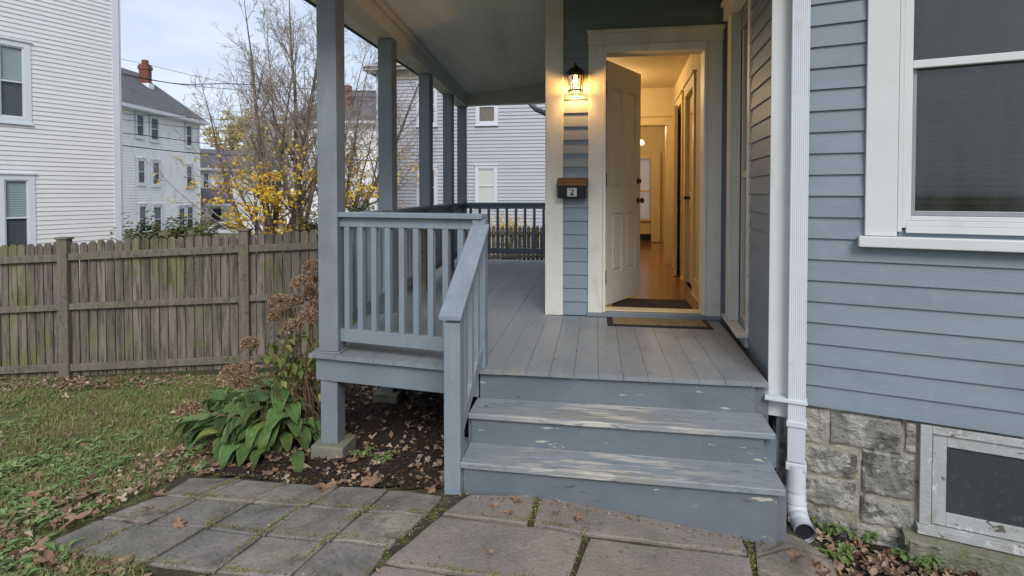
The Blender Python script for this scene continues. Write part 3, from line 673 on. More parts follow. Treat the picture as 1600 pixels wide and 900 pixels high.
# fascias under the deck
def skew(mb,x0,x1,off,t,z0,z1):
    mb.prism([(x0,fronty(x0)+off,z0),(x1,fronty(x1)+off,z0),(x1,fronty(x1)+off+t,z0),(x0,fronty(x0)+off+t,z0)],(0,0,z1-z0))
fm=MB(); skew(fm,-1.835,-.70,.035,.04,.355,HD-.03); fm.build('front_fascia',m_porch,porch,bevel=.003)
fm=MB(); fm.prism([(-1.85,3.43,.355),(-1.85+slant(8.6),8.6,.355),(-1.81+slant(8.6),8.6,.355),(-1.81,3.43,.355)],(0,0,HD-.032-.355)); fm.build('side_fascia',m_porch,porch,bevel=.003)
jm=MB()
for yy in (3.9,4.5,5.1,5.7,6.3,6.9,7.5,8.1): jm.box(-1.8,-.5,yy,yy+.04,.36,HD-.03)
jm.box(-.52,-.46,4.9,8.6,-.5,HD-.03); jm.box(-.50,1.0,4.86,4.92,-.5,HD-.03)
jm.build('joists',m_porch,porch)
# posts with trim block at the foot
PY=[3.40,4.63,6.05,7.35,8.42]; PW=.128
def px0(Y): return -1.812+slant(Y+.04)
for i,Y in enumerate(PY):
    X0=px0(Y); top=2.96
    p=MB().box(X0,X0+PW,Y,Y+PW,HD,top)
    if i==0: p=MB().box(X0,X0+PW+.008,Y,Y+PW,HD+.012,top).box(X0-.006,X0+PW+.024,Y-.008,Y+PW+.012,HD,HD+.011)
    p.build('post',m_porch,porch,bevel=.004)
    # footing post and block
    gx,gy=X0+PW/2,Y+PW/2; gz=G(gx,gy)
    MB().box(X0+.0,X0+PW-.01,Y+.02,Y+PW+.01,gz+.10,.352).build('pier_post',m_porch,porch,bevel=.004)
    MB().box(X0-.05,X0+PW+.05,Y-.03,Y+PW+.06,gz-.15,gz+.10).build('footing_block',m_conc,porch,bevel=.008)
# outer beam, far beam, ceiling
bm=MB(); a=Vector((px0(3.0)+0,2.9,2.96)); 
bm.prism([(px0(2.9)-.02,2.9,2.961),(px0(8.6)-.02,8.6,2.961),(px0(8.6)+PW+.02,8.6,2.961),(px0(2.9)+PW+.02,2.9,2.961)],(0,0,.17))
bm.prism([(px0(2.9)+PW+.021,2.9,3.085),(px0(8.4)+PW+.021,8.4,3.085),(px0(8.4)+PW+.05,8.4,3.085),(px0(2.9)+PW+.05,2.9,3.085)],(0,0,.05))
bm.build('outer_beam',m_beam,porch,bevel=.004)
MB().prism([(px0(8.4)+PW+.0201,8.42,2.97),(-.44,8.42,3.0),(-.44,8.42,3.35),(px0(8.4)+PW+.0201,8.42,3.16)],(0,.13,0)).build('far_beam',m_beam,porch,bevel=.004)
MB().box(-1.9,1.0,2.78,2.9,2.97,3.5).build('front_beam',m_beam,porch,bevel=.004)
cl=MB(); x=-2.2
def cz(xx): return 3.135+(xx+1.95)*.128
while x<1.2:
    b=min(x+.088,1.2); cl.hexa([(x,2.9,cz(x)),(b+.0014,2.9,cz(b)),(b+.0014,8.55,cz(b)),(x,8.55,cz(x)),(x,2.9,cz(x)+.02),(b-.003,2.9,cz(b)+.02),(b-.003,8.55,cz(b)+.02),(x,8.55,cz(x)+.02)]); x+=.09
cl.build('ceiling',m_ceil,porch)
MB().hexa([(-2.35,2.6,3.17),(3,2.6,3.62),(3,8.75,3.62),(-2.35,8.75,3.17),(-2.35,2.6,3.23),(3,2.6,3.72),(3,8.75,3.72),(-2.35,8.75,3.23)]).build('porch_roof',m_roof,porch)
# railings
def rail_run(A,B,n,zt,name='railing',zb=.16,cap=.11):
    A=Vector(A);B=Vector(B); r=MB(); r.bar(A+Vector((0,0,zt-.016)),B+Vector((0,0,zt-.016)),cap,.032)
    o=r.build(name,m_rail,porch,bevel=.004)
    MB().bar(A+Vector((0,0,zt-.065)),B+Vector((0,0,zt-.065)),.04,.064).build('upper_rail',m_rail,o,bevel=.003)
    MB().bar(A+Vector((0,0,zb)),B+Vector((0,0,zb)),.04,.085).build('lower_rail',m_rail,o,bevel=.003)
    d=(B-A).normalized()
    for k in range(n):
        c=A.lerp(B,(k+.5)/n)
        b_=MB().bar(c+Vector((0,0,zb+.042)),c+Vector((0,0,zt-.098)),.04,.038,up=d); b_.build('baluster',m_rail,o,bevel=.002)
    return o
fy=lambda x: fronty(x)+.07
rail_run((-1.675,3.46,HD),(-.665,3.285,HD),10,.935,'front_railing',.115)
for i in range(4):
    ya,yb=PY[i]+PW,PY[i+1]; n=max(3,round((yb-ya)/.118))
    rail_run((px0(ya)+.064,ya,HD),(px0(yb)+.064,yb,HD),n,.915,'side_railing')
rail_run((px0(8.42)+PW,8.50,HD),(-.43,8.50,HD),11,.915,'far_railing')
# upper newel and stair railing
UN=(-.728,3.255)
MB().box(-.735,-.655,3.25,3.33,HD,HD+.90).build('newel_post',m_rail,porch,bevel=.004)

steps=empty('porch_steps',(.1,3.0,0),'worn grey wooden steps with paint rubbed off the treads','steps')
def bd(mb,a,b,c,d,z0,z1): mb.prism([(*a,z0),(*b,z0),(*c,z0),(*d,z0)],(0,0,z1-z0))
t=MB(); bd(t,(-.70,2.800),(.905,2.765),(.925,3.055),(-.70,3.055),.148,.181); t.build('tread',m_tread,steps,bevel=.005)
t=MB(); bd(t,(-.705,3.010),(.925,2.985),(.935,3.26),(-.705,3.26),.326,.357); t.build('tread',m_tread,steps,bevel=.005)
t=MB(); t.prism([(-.688,2.822,-.03),(.875,2.790,-.16),(.875,2.790,.147),(-.688,2.822,.147)],(0,.03,0)); t.build('riser',m_riser,steps,bevel=.002)
t=MB(); t.prism([(-.69,3.034,.15),(.875,3.008,.15),(.875,3.008,.325),(-.69,3.034,.325)],(0,.03,0)); t.build('riser',m_riser,steps,bevel=.002)
t=MB(); t.prism([(-.69,3.262,.33),(.90,3.258,.33),(.90,3.258,.511),(-.69,3.262,.511)],(0,.03,0)); t.build('riser',m_riser,steps,bevel=.002)
for (x0,x1) in ((.877,.905),):
    MB().box(x0,x1+.03,2.84,3.30,-.2,.147).box(x0+.002,x1+.045,3.05,3.30,.148,.325).box(x0+.026,x1+.07,3.275,3.4,.2,.505).build('stringer',m_riser,steps,bevel=.002)
MB().box(-.715,-.692,2.83,3.3,-.08,.147).box(-.715,-.692,3.06,3.3,.148,.325).build('stringer',m_riser,steps,bevel=.002)
MB().box(-.80,-.725,2.90,3.2,.10,.135).box(-.80,-.775,2.90,3.2,-.1,.10).build('outer_tread_end',m_rail,steps,bevel=.003)
ns=MB().box(-.790,-.700,2.805,2.90,-.04,.915); ns.build('newel_post',m_rail,steps,bevel=.005)
hr=MB(); hr.hexa([(-.815,2.79,.930),(-.690,2.79,.930),(-.630,3.262,1.385),(-.74,3.262,1.385),(-.815,2.79,.958),(-.690,2.79,.958),(-.630,3.262,1.418),(-.74,3.262,1.418)])
hr.build('handrail',m_rail,steps,bevel=.006)
lr=MB(); lr.bar((-.735,2.90,.30),(-.69,3.25,.64),.04,.07); lr.build('lower_rail',m_rail,steps,bevel=.003)
for k in range(3):
    t_=(k+.75)/3.4; c=Vector((-.735,2.90,0)).lerp(Vector((-.69,3.25,0)),t_); z0=.30+.34*t_+.03; z1=1.02+.33*t_
    MB().bar((c.x,c.y,z0),(c.x,c.y,z1),.038,.038,up=(0,1,0)).build('baluster',m_rail,steps,bevel=.002)

# ------------------------------------------------------------------ lantern, mailbox, mats, downspout
lc=DW.p(-.167,.10,2.55); lan=empty('wall_lantern',DW.p(-.167,0,2.55),'lit bronze wall lantern above the mailbox beside the front door','lantern')
b=MB(); b.tube([DW.p(-.167,0,2.60),DW.p(-.167,.02,2.60)],[.05,.046],20); b.tube([DW.p(-.167,.02,2.60),DW.p(-.167,.06,2.66),DW.p(-.167,.10,2.685)],[.011,.01,.009],10); b.build('wall_bracket',m_bronze,lan,smooth=True)
MB().lathe(lc,[(.001,.155),(.008,.15),(.012,.14),(.006,.128),(.02,.122),(.022,.112),(.045,.105),(.068,.085),(.082,.058),(.085,.05),(.078,.046),(.074,.05),(.001,.055)],24).build('lantern_roof',m_bronze,lan,smooth=True)
cg=MB()
for k in range(8):
    g=2*math.pi*(k+.5)/8; q=Vector((math.cos(g),math.sin(g),0)); cg.tube([lc+q*.072+Vector((0,0,.05)),lc+q*.056+Vector((0,0,-.085))],.0045,6)
cg.lathe(lc,[(.054,-.079),(.064,-.079),(.064,-.093),(.054,-.093),(.054,-.079)],24); cg.lathe(lc,[(.07,.047),(.078,.047),(.077,.036),(.07,.036),(.07,.047)],24); cg.lathe(lc,[(.012,-.088),(.012,-.094),(.001,-.094)],12); cg.tube([lc+Vector((-.054,0,-.09)),lc+Vector((.054,0,-.09))],.003,5); cg.tube([lc+Vector((0,-.054,-.09)),lc+Vector((0,.054,-.09))],.003,5)
cg.build('cage',m_bronze,lan)
MB().lathe(lc,[(.068,.045),(.053,-.082)],24).build('lantern_glass',m_lglass,lan,smooth=True)
MB().lathe(lc,[(.001,.045),(.012,.04),(.014,.02),(.022,.0),(.022,-.015),(.012,-.026),(.001,-.03)],16).build('bulb',m_bulb,lan,smooth=True)
g=pt(lc,14,.03,(1,.53,.16)); g.parent=lan; g.location=lc-wp(lan)+Vector((0,-.0,-.062)); 
mbx=empty('mailbox',DW.p(-.195,0,1.64),'small black wall mailbox with a brown lid and number 2','mailbox')
mx0,mx1=-.325,-.068
b=MB(); b.hexa([DW.p(mx0+.006,.034,1.555),DW.p(mx1-.006,.034,1.555),DW.p(mx1-.006,.115,1.56),DW.p(mx0+.006,.115,1.56),DW.p(mx0+.006,.034,1.70),DW.p(mx1-.006,.034,1.70),DW.p(mx1-.006,.13,1.66),DW.p(mx0+.006,.13,1.66)]); b.build('box',m_mbox,mbx,bevel=.004)
b=MB(); b.hexa([DW.p(mx0,.033,1.702),DW.p(mx1,.033,1.702),DW.p(mx1,.142,1.655),DW.p(mx0,.142,1.655),DW.p(mx0+.004,.033,1.735),DW.p(mx1-.004,.033,1.735),DW.p(mx1,.142,1.670),DW.p(mx0,.142,1.670)]); b.build('lid',m_mlid,mbx,bevel=.004)
b=MB(); b.hexa([DW.p(-.235,.122,1.573),DW.p(-.155,.122,1.573),DW.p(-.155,.1265,1.573),DW.p(-.235,.1265,1.573),DW.p(-.235,.127,1.645),DW.p(-.155,.127,1.645),DW.p(-.155,.1315,1.645),DW.p(-.235,.1315,1.645)]); pl=b.build('number_plate',m_plate,mbx)
cu=bpy.data.curves.new('digit','FONT'); cu.body='2'; cu.size=.078; cu.extrude=.001; cu.align_x='CENTER'; cu.align_y='CENTER'; cu.offset=.0012
to=bpy.data.objects.new('tmp',cu); C.objects.link(to); dg=bpy.context.evaluated_depsgraph_get(); me=bpy.data.meshes.new_from_object(to.evaluated_get(dg)); bpy.data.objects.remove(to)
do=bpy.data.objects.new('digit',me); me.materials.clear(); me.materials.append(m_ink); C.objects.link(do); do.parent=pl; do.location=DW.p(-.195,.1315,1.609)-wp(pl); do.rotation_euler=(R(86),0,0)
mt=empty('doormat',(.47,4.62,HD),'brown coir doormat with black rubber border on the deck outside the door','doormat')
MB().box(.10,.915,4.44,4.735,HD+.001,HD+.008).build('border',m_rub,mt,bevel=.003)
MB().box(.145,.87,4.475,4.70,HD+.0085,HD+.017).build('coir',m_mat,mt,bevel=.004)
MB().box(.16,.86,5.04,5.42,FZ+.001,FZ+.014).build('hall_mat',m_mat2,bevel=.004); o=bpy.data.objects['hall_mat']; tag(o,'dark brown mat on the wood floor just inside the open door','mat')

dsx=.100; ds=empty('downspout',WW.p(dsx,.1,-.2),'white fluted downspout on the corner board with an elbow at the ground','downspout')
def flute(c,w,d,z0,z1,fr=WW):
    pts=[];N_=9
    for k in range(N_*4+1):
        u=-w/2+w*k/(N_*4); pts.append((u, d+ (.0018 if (k//2)%2 else 0)))
    pts=[(-w/2,0)]+pts+[(w/2,0)]
    mb=MB(); mb.prism([fr.p(c+a,.034+b,z0) for a,b in pts][::-1],(0,0,z1-z0)); return mb
flute(dsx,.088,.062,.12,TOP).build('pipe',m_spout,ds,bevel=.001,seg=1)
MB().box(dsx-.05,dsx+.05,.033,.105,.315,.345,WW).build('strap',m_spout,ds,bevel=.003)
MB().box(-.06,dsx+.052,.0325,.108,.445,.465,WW).build('strap',m_spout,ds,bevel=.003)
MB().box(dsx-.052,dsx+.052,.030,.108,.075,.115,WW).build('collar',m_spout,ds,bevel=.005)
# lower round pipe and elbow, dark-plugged mouth
cyl=[]; rr=[]
_q=WW.p(dsx,.068,.0); 
P0=[WW.p(dsx,.068,.10),WW.p(dsx,.068,.02),WW.p(dsx,.068,-.06),_q+Vector((.0,-.012,-.125)),_q+Vector((-.004,-.05,-.165)),_q+Vector((-.008,-.11,-.180)),_q+Vector((-.012,-.175,-.180))]
path=[]; 
for i in range(len(P0)-1):
    for k in range(4): path.append(P0[i].lerp(P0[i+1],k/4))
path.append(P0[-1]); rad=[.051+(.003 if (i%2 and i>8) else 0) for i in range(len(path))]
e=MB(); e.tube(path,rad,22,cap=False); e.tube(path[-8:],[r-.005 for r in rad[-8:]],22,cap=False); e.tube([path[-9],path[-8]],[.001,.046],22,cap=False)
e.build('elbow',m_spout,ds,smooth=True)
md=MB(); md.tube([path[-3],path[-2]],[.0445,.0445],22); md.build('elbow_mouth_shade',m_dark,ds)  # dark disc stands in for the shade inside the pipe
for a_,b_ in ((path[-2],path[-1]+(path[-1]-path[-2])*.05),(path[6],path[7]),(path[10],path[11])): MB().tube([a_,b_],[.0555,.0555],22,cap=False).build('seam_ring',m_spout,ds,smooth=True)

gp=MB(); pth=[atY(826,150,9.2),atY(829,162,9.2),atY(838,171,9.2),atY(848,175,9.2),atY(862,183,9.2)]; gp.tube(pth,.045,12)
gp.tube([pth[-1],Vector((pth[-1].x,9.2,-.3))],.045,12)
tag(gp.build('gutter_pipe',m_rail,smooth=True),'curved grey gutter pipe under the far end of the porch roof','pipe')

# ------------------------------------------------------------------ picket fence behind the lawn
def fence(name,label,A,B,h,post_t,postw=.11,z_of=None,pw=.085,gap=.012,drop=0,extra=.06):
    A=Vector(A);B=Vector(B); d=(B-A); d.z=0; Ln=d.length; fr=Fr((A.x,A.y),(d.x,d.y)); 
    if fr.n.y>0: fr.n=-fr.n
    zf=lambda u: A.z+(B.z-A.z)*u/Ln
    ro=empty(name,A,label,'fence'); u=0; pk=MB()
    while u<Ln:
        z=zf(u); w=pw*random.uniform(.96,1.0); hh=h+random.uniform(-.012,.012); a=u; b=u+w; ch=.03; s=random.uniform(-.004,.004)
        pts=[(a,z+.02),(b,z+.02),(b+s,z+hh-ch*1.3),(b-.012+s,z+hh-.018),(b-.026+s,z+hh-.003),(a+.026+s,z+hh-.003),(a+.012+s,z+hh-.018),(a+s,z+hh-ch*1.3)]
        pk.prism([fr.p(q[0],-.012+random.uniform(-.001,.001),q[1]) for q in pts],fr.n*-.018); u+=pw+gap
    pk.build('pickets',m_fence,ro)
    for k,(f0,hh,pr_) in enumerate(((.055,.075,.03),(.505,.065,.03),(h/ (h)*.865,.075,.03))):
        rl=MB(); z0_=f0*h; 
        us=[0]+[p for p in post_t if 0<p<Ln]+[Ln]
        for a,b in zip(us[:-1],us[1:]):
            a+=.055;b-=.055; w=random.uniform(-.006,.006)
            if b>a: rl.hexa([fr.p(a,-.012,zf(a)+z0_),fr.p(b,-.012,zf(b)+z0_+w),fr.p(b,.03,zf(b)+z0_+w),fr.p(a,.03,zf(a)+z0_),fr.p(a,-.012,zf(a)+z0_+hh),fr.p(b,-.012,zf(b)+z0_+hh+w),fr.p(b,.03,zf(b)+z0_+hh+w),fr.p(a,.03,zf(a)+z0_+hh)])
        rl.build('rail',m_fpost,ro,bevel=.004)
    for p in post_t:
        z=zf(p); MB().box(p-postw/2,p+postw/2,-.04,.05,z-.2,z+h+.03,fr).box(p-postw/2-.012,p+postw/2+.012,-.052,.062,z+h+.03,z+h+.055,fr).build('post',m_fpost,ro,bevel=.006)
    return ro,fr
FD=6.05
def onf(px,py): p=atD(px,py,FD); return p
FA=onf(-260,608); FB=onf(640,566)
# px -> distance along the fence
LnF=Vector((FB.x-FA.x,FB.y-FA.y)).length
def fu(px): return (px+260)/900*LnF
fence('wooden_fence','long weathered grey picket fence with green moss behind the lawn',FA,FB,1.50,[fu(-175),fu(105),fu(385),fu(660)])

# far fence beyond the porch
fa=atD(700,405,12.2); fb=atD(905,403,12.2); fa.z=-.55; fb.z=-.55
fence('back_fence','weathered brown picket fence seen through the far porch railing',fa,fb,1.42,[.02,2.2],.11)

# ------------------------------------------------------------------ neighbouring houses
def window(par,fr0,u0,u1,z0,z1,trim=.1,upper=None,lower=None,tm=None,depth=.03,solid=None):
    tm=tm or m_wtrim; fr=fr0; ps=0
    if solid is not None:
        fr=Fr((0,0),(1,0)); fr.O=fr0.O+fr0.n*solid; fr.d=fr0.d; fr.n=fr0.n; ps=.052; depth=.06
    w=MB().box(u0-trim,u0,0,depth,z0-trim,z1+trim,fr).box(u1,u1+trim,0,depth,z0-trim,z1+trim,fr).box(u0,u1,0,depth,z1,z1+trim,fr).box(u0,u1,0,depth,z0-trim,z0,fr)
    w.box(u0-trim-.02,u1+trim+.02,0,depth+.03,z1+trim+.001,z1+trim+.04,fr).box(u0-trim-.02,u1+trim+.02,0,depth+.03,z0-trim-.04,z0-trim-.001,fr)
    o=w.build('window',tm,par)
    zm=(z0+z1)/2; s=.045*(u1-u0)/.8+.005
    m=MB().box(u0,u1,-.03+ps*.6,.012+ps*.6,zm-s/2,zm+s/2,fr).box(u0,u0+s,-.03+ps,.01+ps*.6,z0,z1,fr).box(u1-s,u1,-.03+ps,.01+ps*.6,z0,z1,fr).box(u0+s,u1-s,-.03+ps,.01+ps*.6,z1-s,z1,fr).box(u0+s,u1-s,-.03+ps,.01+ps*.6,z0,z0+s,fr)
    m.build('sash',tm,o)
    MB().box(u0+s,u1-s,-.05+ps,-.04+ps,zm+s/2,z1-s,fr).build('upper_pane',upper or m_blind,o)
    MB().box(u0+s,u1-s,-.05+ps,-.04+ps,z0+s,zm-s/2,fr).build('lower_pane',lower or m_dglass,o)
    return o
m_greyglass=M('grey_window_glass','#5d6468',.2,.2,2,X_,0)
def blindmat(name,c1,c2,sp):
    m=M(name,c1,.5,.05,3,X_,0); n=m.node_tree;N=n.nodes;l=n.links.new;b=N['Principled BSDF']
    t=N.new('ShaderNodeTexCoord');w=N.new('ShaderNodeTexWave');w.bands_direction='Z';w.inputs['Scale'].default_value=sp;l(t.outputs['Object'],w.inputs[0])
    q=N.new('ShaderNodeMixRGB');src=b.inputs['Base Color'].links[0].from_socket;l(w.outputs['Fac'],q.inputs[0]);l(src,q.inputs[1]);q.inputs[2].default_value=col(c2);l(q.outputs[0],b.inputs['Base Color']);b.inputs['Roughness'].default_value=.25;return m
m_bl1=blindmat('light_blind','#8f9d9f','#77868b',6); m_bl2=blindmat('dark_blind','#53565c','#3c3f46',6)
# white clapboard house at left
c1=atD(187,302,14.1); dirw=(cR*(-.5026)+Vector((cF.x,cF.y,0)).normalized()*(-.8645))   # along the wall towards us and left
lh=empty('white_siding_house',(c1.x,c1.y,-.5),'big white vinyl sided house at the left edge beyond the fence','house')
LW=Fr((c1.x,c1.y),(dirw.x,dirw.y)); 
if (CO-LW.O).dot(LW.n)<0: LW.n=-LW.n
wins=[]
for (xl,xr_,yt,yb) in ((2,41,72,183),(6,44,281,400)):
    ua,_=LW.hit(xr_,300); ub,_=LW.hit(xl,300); _,za=LW.hit((xl+xr_)/2,yt); _,zb_=LW.hit((xl+xr_)/2,yb); wins.append((ua,ub,zb_,za))
mb=siding(MB(),LW,.12,9.5,-.6,9.5,.105,[(a-.05,b+.05,c-.05,d+.05) for a,b,c,d in wins],.02,.003); wallslab(mb,LW,0,9.5,-.8,9.5,wins,-.2,-.001)
for t_ in (0,):
    mb.box(0,.01,-6,-.2,-.8,9.5,LW)
mb.build('wall',m_wwhite,lh)
MB().box(-.02,.13,-.15,.035,-.8,9.5,LW).build('corner_board',m_wtrim,lh)
for a,b,c,d in wins: window(lh,LW,a,b,c,d,.12,m_bl1,m_bl2)
MB().prism([LW.p(-.3,.4,9.5),LW.p(-.3,-6.3,9.5),LW.p(-.3,-3,12.5)],LW.d*10).build('roof',m_roof,lh)
# small dark downpipe on its corner
MB().tube([LW.p(-.05,-.02,-.6),LW.p(-.05,-.02,9.4)],.035,8).build('downpipe',m_wtrim,lh)

# three-storey white house
fwd=Vector((cF.x,cF.y,0)).normalized()
c2=atD(312,302,39); t2h=empty('three_storey_house',(c2.x,c2.y,-.6),'white three storey house with grey roof and brick chimney behind the left house','house')
TW=Fr((c2.x,c2.y),(-fwd.x,-fwd.y)); 
if (CO-TW.O).dot(TW.n)<0: TW.n=-TW.n
if TW.n.dot(cR)<0: TW.n=-TW.n
EZ=1.6+(302-190)*39/860
tw=[]
for (xl,xr_,ytl,ybl) in ((214,224,180,213),(236,247,185,219),(291,299,197,228),(215,225,251,286),(238,248,254,288),(291,299,260,291),(216,226,322,362),(239,250,323,362),(278,287,325,362),(291,300,323,360)):
    ua,_=TW.hit(xr_,300); ub,_=TW.hit(xl,300); _,za=TW.hit((xl+xr_)/2,ytl); _,zb_=TW.hit((xl+xr_)/2,ybl); tw.append((ua,ub,zb_,za))
mb=siding(MB(),TW,.1,13,-3,EZ,.16,[],.025,.004)
mb.box(0,13,-9,-.001,-3,EZ,TW); mb.build('wall',m_farw,t2h)
for a,b,c,d in tw: window(t2h,TW,a,b,c,d,.13,m_greyglass,m_dglass,m_wtrim,.06,solid=.028)
rz=3.5
MB().prism([TW.p(-.35,.45,EZ),TW.p(-.35,-4.5,EZ+rz),TW.p(-.35,-9.45,EZ),TW.p(-.35,-9.45,EZ-.1),TW.p(-.35,.45,EZ-.1)],TW.d*13.6).build('roof',m_roof,t2h)
MB().box(-.45,13.4,.40,.55,EZ-.22,EZ-.02,TW).box(-.2,13.2,.0,.40,EZ-.28,EZ-.11,TW).build('eave_gutter',m_wtrim,t2h)
chp=atD(227,120,37.5); u_,_=TW.hit(227,120)
cc=Vector((chp.x,chp.y,0)); uu=(cc-TW.O).dot(TW.d); nn=(cc-TW.O).dot(TW.n); zt_=atD(227,101,37.5).z
ch=MB().box(uu-.22,uu+.22,nn-.3,nn+.3,EZ+1,zt_,TW).box(uu-.27,uu+.27,nn-.35,nn+.35,zt_-.35,zt_-.12,TW); cho=ch.build('chimney',m_brick,t2h)
MB().box(uu-.15,uu+.15,nn-.15,nn+.15,zt_,zt_+.3,TW).build('chimney_pot',m_brick,cho)
MB().box(uu-.28,uu+.28,nn-.32,nn+.42,EZ+2.0,zt_-1.3,TW).build('flashing',m_farw,cho)
MB().box(ua-.2,ua+.25,.001,.12,-3,EZ-.3,TW) 
# corner board and pipe
MB().box(-.02,.14,-.1,.06,-3,EZ-.2,TW).build('corner_board',m_farw,t2h)

# helper: plain house from a frame; eave along the camera side
def house_box(name,label,pxl,pxr,D,yeave,yridge,base,wallm,ridge_in=0.,hipL=0,hipR=0,back=7,skewd=0):
    A=atD(pxl,300,D); B=atD(pxr,300,D+skewd); fr=Fr((A.x,A.y),(B.x-A.x,B.y-A.y)); 
    if (CO-fr.O).dot(fr.n)<0: fr.n=-fr.n
    L_=(B-A).length; ez=1.6+(302-yeave)*D/860; rz_=1.6+(302-yridge)*(D+back/2)/860
    ro=empty(name,(A.x,A.y,base),label,'house')
    mb=siding(MB(),fr,0,L_,base,ez,.16,[],.02,.003); mb.box(0,L_,-back,-.001,base,ez,fr); mb.build('wall',wallm,ro)
    e=.35
    P=[fr.p(-e,e,ez-.02),fr.p(L_+e,e,ez-.02),fr.p(L_+e,-back-e,ez-.02),fr.p(-e,-back-e,ez-.02),fr.p(hipL-e*(hipL==0),-back/2,rz_),fr.p(L_-hipR+e*(hipR==0),-back/2,rz_)]
    r=MB(); r.v=[tuple(p) for p in P]; r.f=[(0,1,5,4),(2,3,4,5),(1,2,5),(3,0,4),(0,3,2,1)]; r.build('roof',m_roof,ro)
    MB().box(-e-.05,L_+e+.05,e-.02,e+.12,ez-.2,ez-.0,fr).box(-e,L_+e,.0,e-.02,ez-.2,ez-.06,fr).build('eave_gutter',m_wtrim,ro)
    return ro,fr,L_,ez
rb,fb_,Lb,eb=house_box('wing_house','low white house with dark grey roof between the three storey house and the trees',300,452,46,262,232,-3,m_farw,skewd=6)
def winpx(par,fr,xl,xr_,yt,yb,**k):
    a,_=fr.hit(xl,300); b,_=fr.hit(xr_,300); _,z1_=fr.hit((xl+xr_)/2,yt); _,z0_=fr.hit((xl+xr_)/2,yb); return window(par,fr,min(a,b),max(a,b),z0_,z1_,**k)
winpx(rb,fb_,318,326,271,293,trim=.12,upper=m_greyglass,solid=.022)
winpx(rb,fb_,352,360,272,294,trim=.12,upper=m_greyglass,solid=.022)
# its small lean-to porch
pa,_=fb_.hit(311,300); pb,_=fb_.hit(352,300); _,z1_=fb_.hit(330,293); _,z2_=fb_.hit(330,315)
MB().prism([fb_.p(pa,0,z1_),fb_.p(pa,1.6,z2_),fb_.p(pa,1.6,z2_-.15),fb_.p(pa,0,z2_-.15)],fb_.d*(pb-pa)).build('porch_roof',m_roof,rb)
MB().box(pa,pb,1.55,1.7,z2_-.35,z2_-.151,fb_).box(pb-.2,pb-.05,1.4,1.55,-3,z2_-.351,fb_).box(pa+.05,pa+.2,1.4,1.55,-3,z2_-.351,fb_).build('porch_frame',m_wtrim,rb)
MB().box(pa+.9,pa+1.7,.001,.06,-3,z2_-.6,fb_).build('door',m_dglass,rb)
rc,fc_,Lc,ec=house_box('house_behind_trees','pale house with grey hipped roof and brick chimney behind the bare trees',448,640,42,190,142,-3,m_farw,hipL=3.,hipR=3,back=8)
winpx(rc,fc_,470,480,215,245,trim=.12,upper=m_greyglass,solid=.022); winpx(rc,fc_,548,558,215,245,trim=.12,upper=m_greyglass,solid=.022); winpx(rc,fc_,470,480,290,320,trim=.12,upper=m_greyglass,solid=.022)
_p=atD(541,150,43.5); MB().box(_p.x-.36,_p.x+.36,_p.y-.3,_p.y+.3,6,atD(541,134,43.5).z).build('chimney',m_brick,rc)
rd,fd_,Ld_,ed=house_box('distant_house','small white house low behind the yellow tree',405,470,60,300,280,-3,m_farw)

# lavender grey house beyond the porch
A=atD(590,302,20.2); ph=empty('lavender_house',(A.x,A.y,-.7),'lavender grey sided house with white window trim beyond the porch','house')
PH=Fr((A.x,A.y),(1,0)); 
if PH.n.y>0: PH.n=-PH.n
def PHh(x,y): return PH.hit(x,y)
ez=PHh(640,110)[1]
pw=[]
for xl,xr_,yt,yb,kw in ((748,774,142,191,dict(upper=m_blind)),(747,773,263,318,dict(upper=m_shade,lower=m_shade)),(656,680,135,193,dict(upper=m_dglass)),(656,680,265,321,dict(upper=m_dglass)),(870,900,140,192,dict())):
    a,_=PHh(xl,300); b,_=PHh(xr_,300); _,z1_=PHh((xl+xr_)/2,yt); _,z0_=PHh((xl+xr_)/2,yb); pw.append((a,b,z0_,z1_,kw))
mb=siding(MB(),PH,.12,12,-.9,ez,.125,[(a-.05,b+.05,c-.05,d+.05) for a,b,c,d,_ in pw],.03,.002); mb.box(0,12,-8,-.001,-.9,ez,PH)
mb.build('wall',m_lav,ph)
for a,b,c,d,kw in pw: window(ph,PH,a,b,c,d,.10,**{**dict(lower=m_dglass,solid=.0),**kw})
for a,b,c,d,kw in pw[:1]:
    MB().box(a+.05,b-.05,.0125,.016,c+.05,(c+d)/2-.03,PH).build('patterned_curtain',M('patterned_curtain','#6d6a60',.8,.4,22,X_,0),ph)
MB().box(-.02,.16,-.1,.04,-.9,ez,PH).build('corner_board',m_wtrim,ph)
MB().box(0,12,.001,.05,ez-.32,ez,PH).build('frieze',M('cream_frieze','#c2bba5',.6,.03,2,X_,0),ph)
MB().box(-.3,12.4,-.4,.3,ez+.001,ez+.06,PH).box(-.34,12.5,.301,.42,ez-.02,ez+.16,PH).box(-.40,-.341,-8,.42,ez-.02,ez+.16,PH).build('eave',m_wtrim,ph)
r=MB(); P=[PH.p(-.35,.5,ez+.07),PH.p(12.5,.5,ez+.07),PH.p(12.5,-8.5,ez+.07),PH.p(-.35,-8.5,ez+.07),PH.p(3.6,-4,ez+2.6),PH.p(8.4,-4,ez+2.6)]
r.v=[tuple(p) for p in P]; r.f=[(0,1,5,4),(2,3,4,5),(1,2,5),(3,0,4),(0,3,2,1)]; r.build('roof',m_roof,ph)

